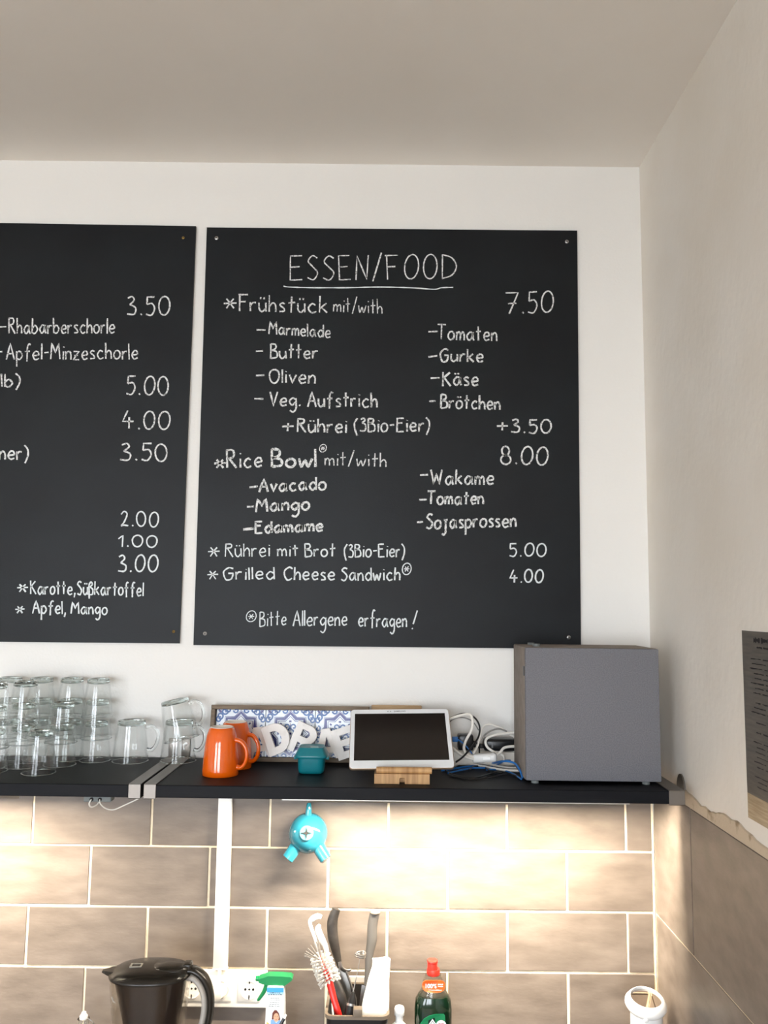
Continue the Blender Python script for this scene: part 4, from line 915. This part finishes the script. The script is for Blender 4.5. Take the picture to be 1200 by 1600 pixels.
flat('printed_shirt', [(-.009, fz-.095), (-.0085, hz-.009), (-.003, hz-.0075), (.0035, hz-.015), (.011, hz-.0085), (.017, hz-.013), (.018, fz-.095)][::-1], 'shirt', flb, yl-.0004)
flat('printed_yellow_patch', [(-.018, fz-.095), (-.018, hz-.012), (-.012, hz-.017), (-.006, fz-.095)][::-1], 'yellow', flb, yl-.0003)
for ex in (.0012, .006): flat('printed_eye', ell(ex, hz-.0005, .0009, .0006, 8), 'hair', flb, yl-.0007)
flat('printed_mouth', ell(.0036, hz-.0075, .0018, .0006, 10), 'lab_red', flb, yl-.0007)
pn = MB(); pa_ = at(447, 1585.5, .16)-Vector((0, 0, 0)); pdir = (at(436, 1606, .165)-pa_).normalized()
pn_o = thing('black_pen', 'black pen with pale tip leaning in front of spray bottle', 'pen', pa_)
bot = pdir*((pa_.z-CT-.004)/-pdir.z)
MB().tube([Vector((0, 0, 0))+pdir*.008, pdir*.05, bot], .0035, 10).build('pen_barrel', 'black_plastic', pn_o)
MB().tube([Vector((0, 0, 0)), pdir*.008], [.0022, .0034], 10).build('pen_tip', 'white_plastic', pn_o)

# ------------------------------------------------------------------ utensil bin and what stands in it
UB, UF = .035, .205
ub0 = at(514, 1533, UB); ub1 = at(606, 1533, UB); uf0 = at(509, 1597, UF); uf1 = at(609, 1597, UF)
uz_ = (ub0.z+uf0.z)/2; uz_ = at(560, 1535, UB).z
ux0, ux1 = (ub0.x+uf0.x)/2, (ub1.x+uf1.x)/2
ucx, ucy = (ux0+ux1)/2, -(UB+UF)/2; ua, ubb = (ux1-ux0)/2, (UF-UB)/2
ubin = thing('utensil_bin', 'dark rectangular utensil bin with greige rim holding brush and knives', 'bin', (ucx, ucy, CT+.0006))
uh = uz_-CT-.002
def rrz(a, b, r, z, n=5):
    P = []
    for cx, cy_, t0 in ((a-r, b-r, 0), (-a+r, b-r, PI/2), (-a+r, -b+r, PI), (a-r, -b+r, 1.5*PI)):
        P += [(cx+r*math.cos(t0+PI/2*i/n), cy_+r*math.sin(t0+PI/2*i/n), z) for i in range(n+1)]
    return P
MB().loft([rrz(ua*.84, ubb*.84, .012, 0), rrz(ua*.86, ubb*.86, .014, .003), rrz(ua-.002, ubb-.002, .016, uh-.001), rrz(ua-.005, ubb-.005, .014, uh-.001), rrz(ua*.84-.003, ubb*.84-.003, .012, .006)], cap1=True).build('bin_body', 'bin', ubin, ang=50)
MB().loft([rrz(ua-.005, ubb-.005, .014, uh), rrz(ua-.005, ubb-.005, .014, uh+.0035), rrz(ua+.001, ubb+.001, .018, uh+.0035), rrz(ua+.001, ubb+.001, .018, uh-.004), rrz(ua-.001, ubb-.001, .016, uh-.004)], close=True).build('rim', 'rim', ubin, ang=40)
MB().box(-ua+.02, ua-.012, ubb-.004, ubb+.003, uh+.003, uh+.016, .001, 1).build('back_plate', 'frost', ubin)
MB().box(-.0085, .0115, -ubb-.005, -ubb+.014, uh+.002, uh+.020, .003, 2).build('clip', 'rim', ubin)
BO = lambda v: Vector(v)-ubin.location
def stick(name, label, cat, pts):
    """origin at the lowest point of the thing inside the bin"""
    P = [at(*p) for p in pts]; low = P[-1]; t = thing(name, label, cat, low, group='utensils standing in the bin'); return t, [p-low for p in P]
zin = CT+.012
# dish brush
t, P = stick('dish_brush', 'dish brush with red handle and white bristle head in the bin', 'brush', [(503, 1503, .135), (514, 1531, .15), (522, 1562, .165), (531, 1594, .172), (535, 1640, .16)])
MB().tube(P[1:], [.0085, .0072, .0076, .007], 14, 6, flat=.7).build('handle', 'red', t, ang=60)
hd = P[0]; ax = (P[0]-P[1]).normalized()
MB().tube([P[1], P[0]+ax*.012], [.0075, .006], 12, flat=.8).build('brush_core', 'red', t)
br_ = MB(); brd = MB(); random.seed(3)
side = ax.cross(Vector((0, -1, .35))).normalized(); up_ = side.cross(ax).normalized()
if up_.y > 0: up_ = -up_
for i in range(9):
    for k in range(11):
        u = i/8; ang = -PI*.62+PI*1.24*k/10
        base = P[1]*(1-u)+(P[0]+ax*.004)*u
        dr = (side*math.sin(ang)+up_*math.cos(ang)*.9+ax*(-.25+.75*u)).normalized()
        L0 = .026+random.uniform(-.002, .002)
        br_.tube([base, base+dr*L0*.5, base+dr*L0+ax*random.uniform(-.003, .003)], [.0014, .0019, .0022], 5)
for k in range(9):
    ang = -1.3+2.6*k/8; dr = (ax*.9-side*(.45+.7*math.sin(ang))*(1 if side.x > 0 else -1)+up_*.1).normalized(); base = P[0]+ax*.002
    brd.tube([base, base+dr*.042], [.0014, .002], 5)
o = br_.build('bristles', 'bristle', t); o['kind'] = 'stuff'
o = brd.build('scraper_bristles', 'bristle_d', t); o['kind'] = 'stuff'
# white hooked tool
t, P = stick('white_hook_tool', 'white plastic tool with hooked top behind the dish brush', 'utensil', [(502.5, 1433, .06), (496, 1432, .06), (488, 1436, .06), (484.5, 1443, .06), (492, 1466, .06), (500, 1492, .06), (512, 1530, .06), (526, 1640, .062)])
MB().tube(P, [.0045, .007, .0068, .0045, .0038, .0036, .0036, .0036], 10, 5, flat=.8).build('hooked_handle', 'white_plastic', t, ang=60)
# white spatula
t, P = stick('white_spatula', 'slim white plastic spatula between hooked tool and black knife', 'spatula', [(500, 1445, .074), (497, 1452, .074), (503, 1468, .075), (509, 1481, .076), (512, 1500, .077), (518, 1530, .079), (534, 1635, .084)])
MB().tube(P, [.003, .0075, .0078, .006, .0035, .0035, .0035], 12, 5, flat=.35).build('blade', 'white_plastic', t, ang=60)
# black knife
t, P = stick('kitchen_knife', 'knife with black handle standing left in the bin', 'knife', [(525.5, 1420, .055), (519.5, 1440, .055), (520.5, 1465, .056), (526, 1490, .058), (531.5, 1512, .06), (536, 1530, .062), (548, 1600, .075), (552, 1640, .08)])
MB().tube(P[:5], [.0098, .0128, .0128, .0098, .0055], 14, 6, flat=.6).build('handle', 'knife_black', t, ang=60)
MB().tube([P[4], P[5], P[6], P[7]], [.007, .014, .014, .002], 8, flat=.08).build('blade', 'dsteel', t)
# grey knife
t, P = stick('kitchen_knife', 'knife with long grey handle standing right in the bin', 'knife', [(586, 1425, .055), (582, 1445, .055), (581, 1468, .056), (577, 1492, .058), (575, 1515, .06), (573, 1540, .062), (566, 1600, .075), (563, 1640, .08)])
MB().tube(P[:6], [.0122, .012, .0124, .0095, .0078, .0065], 14, 6, flat=.65).build('handle', 'knife_grey', t, ang=60)
MB().lathe([(0, 0), (.0125, 0), (.0125, .002), (.008, .0035), (0, .004)], 18, Matrix.Translation(P[0]+Vector((0, 0, -.001)))).build('end_cap', 'rim', t)
MB().tube([P[5], P[6], P[7]], [.012, .013, .002], 8, flat=.08).build('blade', 'dsteel', t)
# black spatula handle lying inside
t, P = stick('black_turner', 'thick black handle leaning behind the red brush handle', 'utensil', [(519, 1531, .10), (526, 1545, .105), (534, 1566, .115), (541, 1600, .125), (546, 1640, .13)])
MB().tube(P, [.013, .0142, .0138, .012, .008], 14, 6, flat=.6).build('handle', 'knife_black', t, ang=60)
# steel spoon
t, P = stick('steel_spoon', 'steel spoon end peeking out beside the black knife', 'spoon', [(531, 1503, .08), (533, 1512, .08), (541, 1517, .075), (549, 1515, .07), (556, 1560, .08), (558, 1630, .1)])
MB().tube([P[0], P[1], P[2], P[3]], [.004, .0052, .0048, .002], 10, 5, flat=.5).build('spoon_bowl', 'dsteel', t, ang=60)
MB().tube([P[2], P[4], P[5]], [.003, .002, .002], 8).build('handle', 'dsteel', t)
# milk frother
t, P = stick('milk_frother', 'battery milk frother with black body and wire whisk ring', 'frother', [(563, 1493, .135), (560, 1512, .14), (552, 1550, .152), (549, 1568, .16), (546, 1586, .168), (545, 1600, .175), (549, 1640, .17)])
MB().tube(P[:3], [.0006, .0008, .0014], 8).build('wire_stem', 'dsteel', t)
MB().tube([P[2], P[2]*.45+P[3]*.55, P[3]], [.0035, .008, .0105], 16).build('neck', 'black_plastic', t)
MB().tube([P[3], P[3]*.8+P[4]*.2], [.0116, .0118], 18).build('chrome_ring', 'dsteel', t)
MB().tube([P[3]*.8+P[4]*.2, P[4], P[5], P[6]], [.0115, .0125, .0125, .012], 18).build('grip', 'black_plastic', t, ang=50)
rg = MB()
for dz in (0, .0045):
    rg.tube([P[0]+Vector((0.0115*math.cos(2*PI*k/18), .0115*math.sin(2*PI*k/18), dz+.0012*math.sin(4*PI*k/18))) for k in range(19)], .002, 6)
rg.tube([P[0]+Vector((-.0115, 0, 0)), P[0], P[0]+Vector((.0115, 0, .004))], .0012, 6); rg.build('whisk_ring', 'dsteel', t)
# white cloth pack
cp = [at(581, 1500, .14), at(610, 1500, .14), at(606.5, 1588, .18), at(563.5, 1584, .18)]
low = Vector(((cp[2].x+cp[3].x)/2, -.165, CT+.02)); ck = thing('white_cloth', 'folded white cloth standing upright in the bin', 'cloth', low)
ringsC = []
for k in range(9):
    v = k/8; L0 = cp[3].lerp(cp[0], v)-low; R1 = cp[2].lerp(cp[1], v)-low
    if v > .7: L0 += Vector((.004*math.sin(v*9), 0, 0))
    c0 = (L0+R1)/2; h_ = (R1.x-L0.x)/2*(1+.04*math.sin(v*7)); tk = .011*(1-.45*v)
    ringsC.append([(c0.x+x, c0.y+.006+y, c0.z+.003*math.sin(x*160)*v) for x, y, _ in sup(h_, tk, 24, 4)])
c0 = Vector((0, 0, -.0)); ringsC.insert(0, [(x*.9, y*.9, .0) for x, y, _ in sup(.022, .01, 24, 4)])
MB().loft(ringsC).build('cloth_fold', 'cloth', ck, ang=60)

# ------------------------------------------------------------------ small white bottle, dish soap, white canister
wp = at(624, 1580, .15); wz = wp.z-CT
wbt = thing('small_bottle', 'small white bottle with round cap beside the dish soap', 'bottle', (wp.x, -.15, CT+.0006))
MB().lathe([(0, 0), (.021, 0), (.023, .003), (.023, wz-.055), (.021, wz-.035), (.012, wz-.026), (.0085, wz-.022), (.0085, wz-.012), (0, wz-.012)], 32).build('bottle_body', 'white_plastic', wbt, ang=50)
MB().lathe([(0, wz-.022), (.0085, wz-.022), (.009, wz-.010), (.0112, wz-.008), (.0116, wz+.004), (.010, wz+.009), (.006, wz+.011), (0, wz+.0115)], 28).build('cap', 'white_plastic', wbt, ang=50)
dp = at(677, 1512, .13); dz_ = dp.z-CT
ds = thing('dish_soap_bottle', 'green dish soap bottle with red cap and orange neck label', 'bottle', (dp.x, -.13, CT+.0006))
zl_ = at(677, 1553, .13).z-CT
MB().loft([sup(a, b, 36, 2.8, z=z) for a, b, z in ((.036, .024, 0), (.04, .027, .004), (.0425, .029, zl_-.055), (.0425, .029, zl_-.030), (.0405, .028, zl_-.012), (.034, .025, zl_-.001), (.026, .02, zl_))]).build('soap_body', 'soap', ds, ang=50)
MB().loft([sup(a, b, 36, 2.4, z=z) for a, b, z in ((.0335, .0245, zl_+.0005), (.0275, .0215, zl_+.010), (.0235, .019, zl_+.028), (.0185, .0165, zl_+.046), (.0145, .0145, dz_-.016), (.0125, .0125, dz_-.016), (.0165, .0145, zl_+.046), (.0215, .017, zl_+.028), (.0255, .0195, zl_+.010), (.031, .022, zl_+.0025))]).build('clear_neck', 'thin_plastic', ds, ang=50)
MB().lathe([(0, dz_-.0150), (.0145, dz_-.0150), (.0148, dz_-.013), (.0148, dz_-.005), (.0138, dz_-.002), (0, dz_-.002)], 28).build('cap', 'redcap', ds, ang=40)
MB().loft([sup(a, b, 24, 2.4, cx=-.002, cy=-.001, z=z) for a, b, z in ((.0115, .0125, dz_-.003), (.0115, .0125, dz_+.009), (.011, .012, dz_+.0125), (.0125, .013, dz_+.014), (.012, .0125, dz_+.0165), (.008, .008, dz_+.018))]).build('flip_top', 'redcap', ds, ang=40)
def curved(name, loop, m, parent, ry, off=0.0):
    """thin label wrapped on an elliptic front: y = -ry*sqrt(1-(x/rx)^2)"""
    return None
yn = -.0215
ol = MB().loft([[(x, yn-.0035+22*x*x*.35, z) for x, z in [(a*.0262, zl_+.026+b*.0135) for a, b, _ in sup(1, 1, 28, 3)]], [(x, yn-.0025+22*x*x*.35, z) for x, z in [(a*.0262, zl_+.026+b*.0135) for a, b, _ in sup(1, 1, 28, 3)]]]).build('neck_label', 'lab_orange', ds, ang=0)
text_mesh('label_lettering', '100%', .0125, 'lab_white', ol, (-.0075, yn-.0042, zl_+.027), off=.0005)
lt = bmesh.new()
for z, a, b, w in ((.031, .009, .021, .0017), (.0265, .009, .021, .0017), (.0185, -.012, .018, .0015)): ribbon(lt, [(a+(b-a)*i/8, zl_+z+random.uniform(-.0003, .0003)) for i in range(9)], w, yn-.0034, jit=.4)
me = bpy.data.meshes.new('label_text'); lt.to_mesh(me); lt.free(); me.materials.append(M['lab_white']); o = bpy.data.objects.new('label_text', me); COL.objects.link(o); o.parent = ol
yg = -.0305
gz = zl_-.078
gl_pts = [(-.034, gz-.04), (-.034, gz+.012), (-.03, gz+.026), (-.022, gz+.037), (-.01, gz+.044), (.004, gz+.0475), (.022, gz+.0475), (.025, gz+.044), (.027, gz+.02), (.027, gz-.04)]
gm = MB().loft([[(x, yg+8*x*x*.3, z) for x, z in gl_pts], [(x, yg+.0012+8*x*x*.3, z) for x, z in gl_pts]]).build('front_label', 'lab_green', ds, ang=0)
def dia(h, off): return [(0, gz+off+h), (h*.82, gz+off-h*.12), (h*.82, gz+off-h), (-h*.82, gz+off-h), (-h*.82, gz+off-h*.12)]
flat('label_peak', [(-.003+x, z) for x, z in dia(.036, .002)][::1], 'lab_white', gm, yg-.0004)
flat('label_peak_inner', [(-.003+x, z) for x, z in dia(.029, .0)], 'lab_green', gm, yg-.0007) if 0 else flat('label_peak_inner', [(-.003+x, z) for x, z in dia(.0315, .0025)], 'lab_grey', gm, yg-.0006)
flat('label_peak_core', [(-.003+x, z) for x, z in dia(.0300, .0022)], 'lab_white', gm, yg-.0008)
flat('label_leaf', [(-.003, gz+.024), (.004, gz+.012), (.003, gz-.004), (-.004, gz-.008), (-.008, gz+.004)], 'leaf', gm, yg-.0010)
bdg = flat('label_badge', ell(.0165, gz+.024, .0118, .0118, 24), 'lab_white', gm, yg-.0012)
lt = bmesh.new()
for z, a, w in ((.0285, .006, .0011), (.0255, .0085, .0014), (.0225, .0085, .0016), (.0195, .007, .001)): ribbon(lt, [(.0165-a+2*a*i/8, gz+z+random.uniform(-.0004, .0004)) for i in range(9)], w, yg-.0015, jit=.6)
me = bpy.data.meshes.new('badge_text'); lt.to_mesh(me); lt.free(); me.materials.append(M['lab_red']); o = bpy.data.objects.new('badge_text', me); COL.objects.link(o); o.parent = gm

cp_ = at(1009.5, 1561, .14); cz = cp_.z-CT
cn = thing('white_canister', 'white cylindrical appliance with slanted polished top in the corner', 'appliance', (cp_.x, -.14, CT+.0006))
MB().lathe([(0, 0), (.034, 0), (.036, .004), (.036, .03), (.0355, cz-.02), (0, cz-.016)], 40).build('canister_body', 'white_plastic', cn, ang=50)
TM = T(0, 0, cz) @ RX(.24)
MB().lathe([(.0355, -.0225), (.043, -.0205), (.0465, -.014), (.0462, -.0085), (.041, -.001), (.0358, .0042), (.0345, .0042), (.034, -.002), (.034, -.012)], 48, TM, close=True).build('top_ring', 'white_plastic', cn, ang=60)
MB().lathe([(0, -.001), (.0342, -.001), (.0342, -.004), (0, -.004)], 40, TM).build('polished_disc', 'mirror', cn, ang=40)
MB().tube([(-.012, -.034, cz-.028), (-.013, -.041, cz-.029), (-.013, -.042, cz-.029)], [.0052, .0048, .003], 14).build('button', 'white_plastic', cn, ang=60)
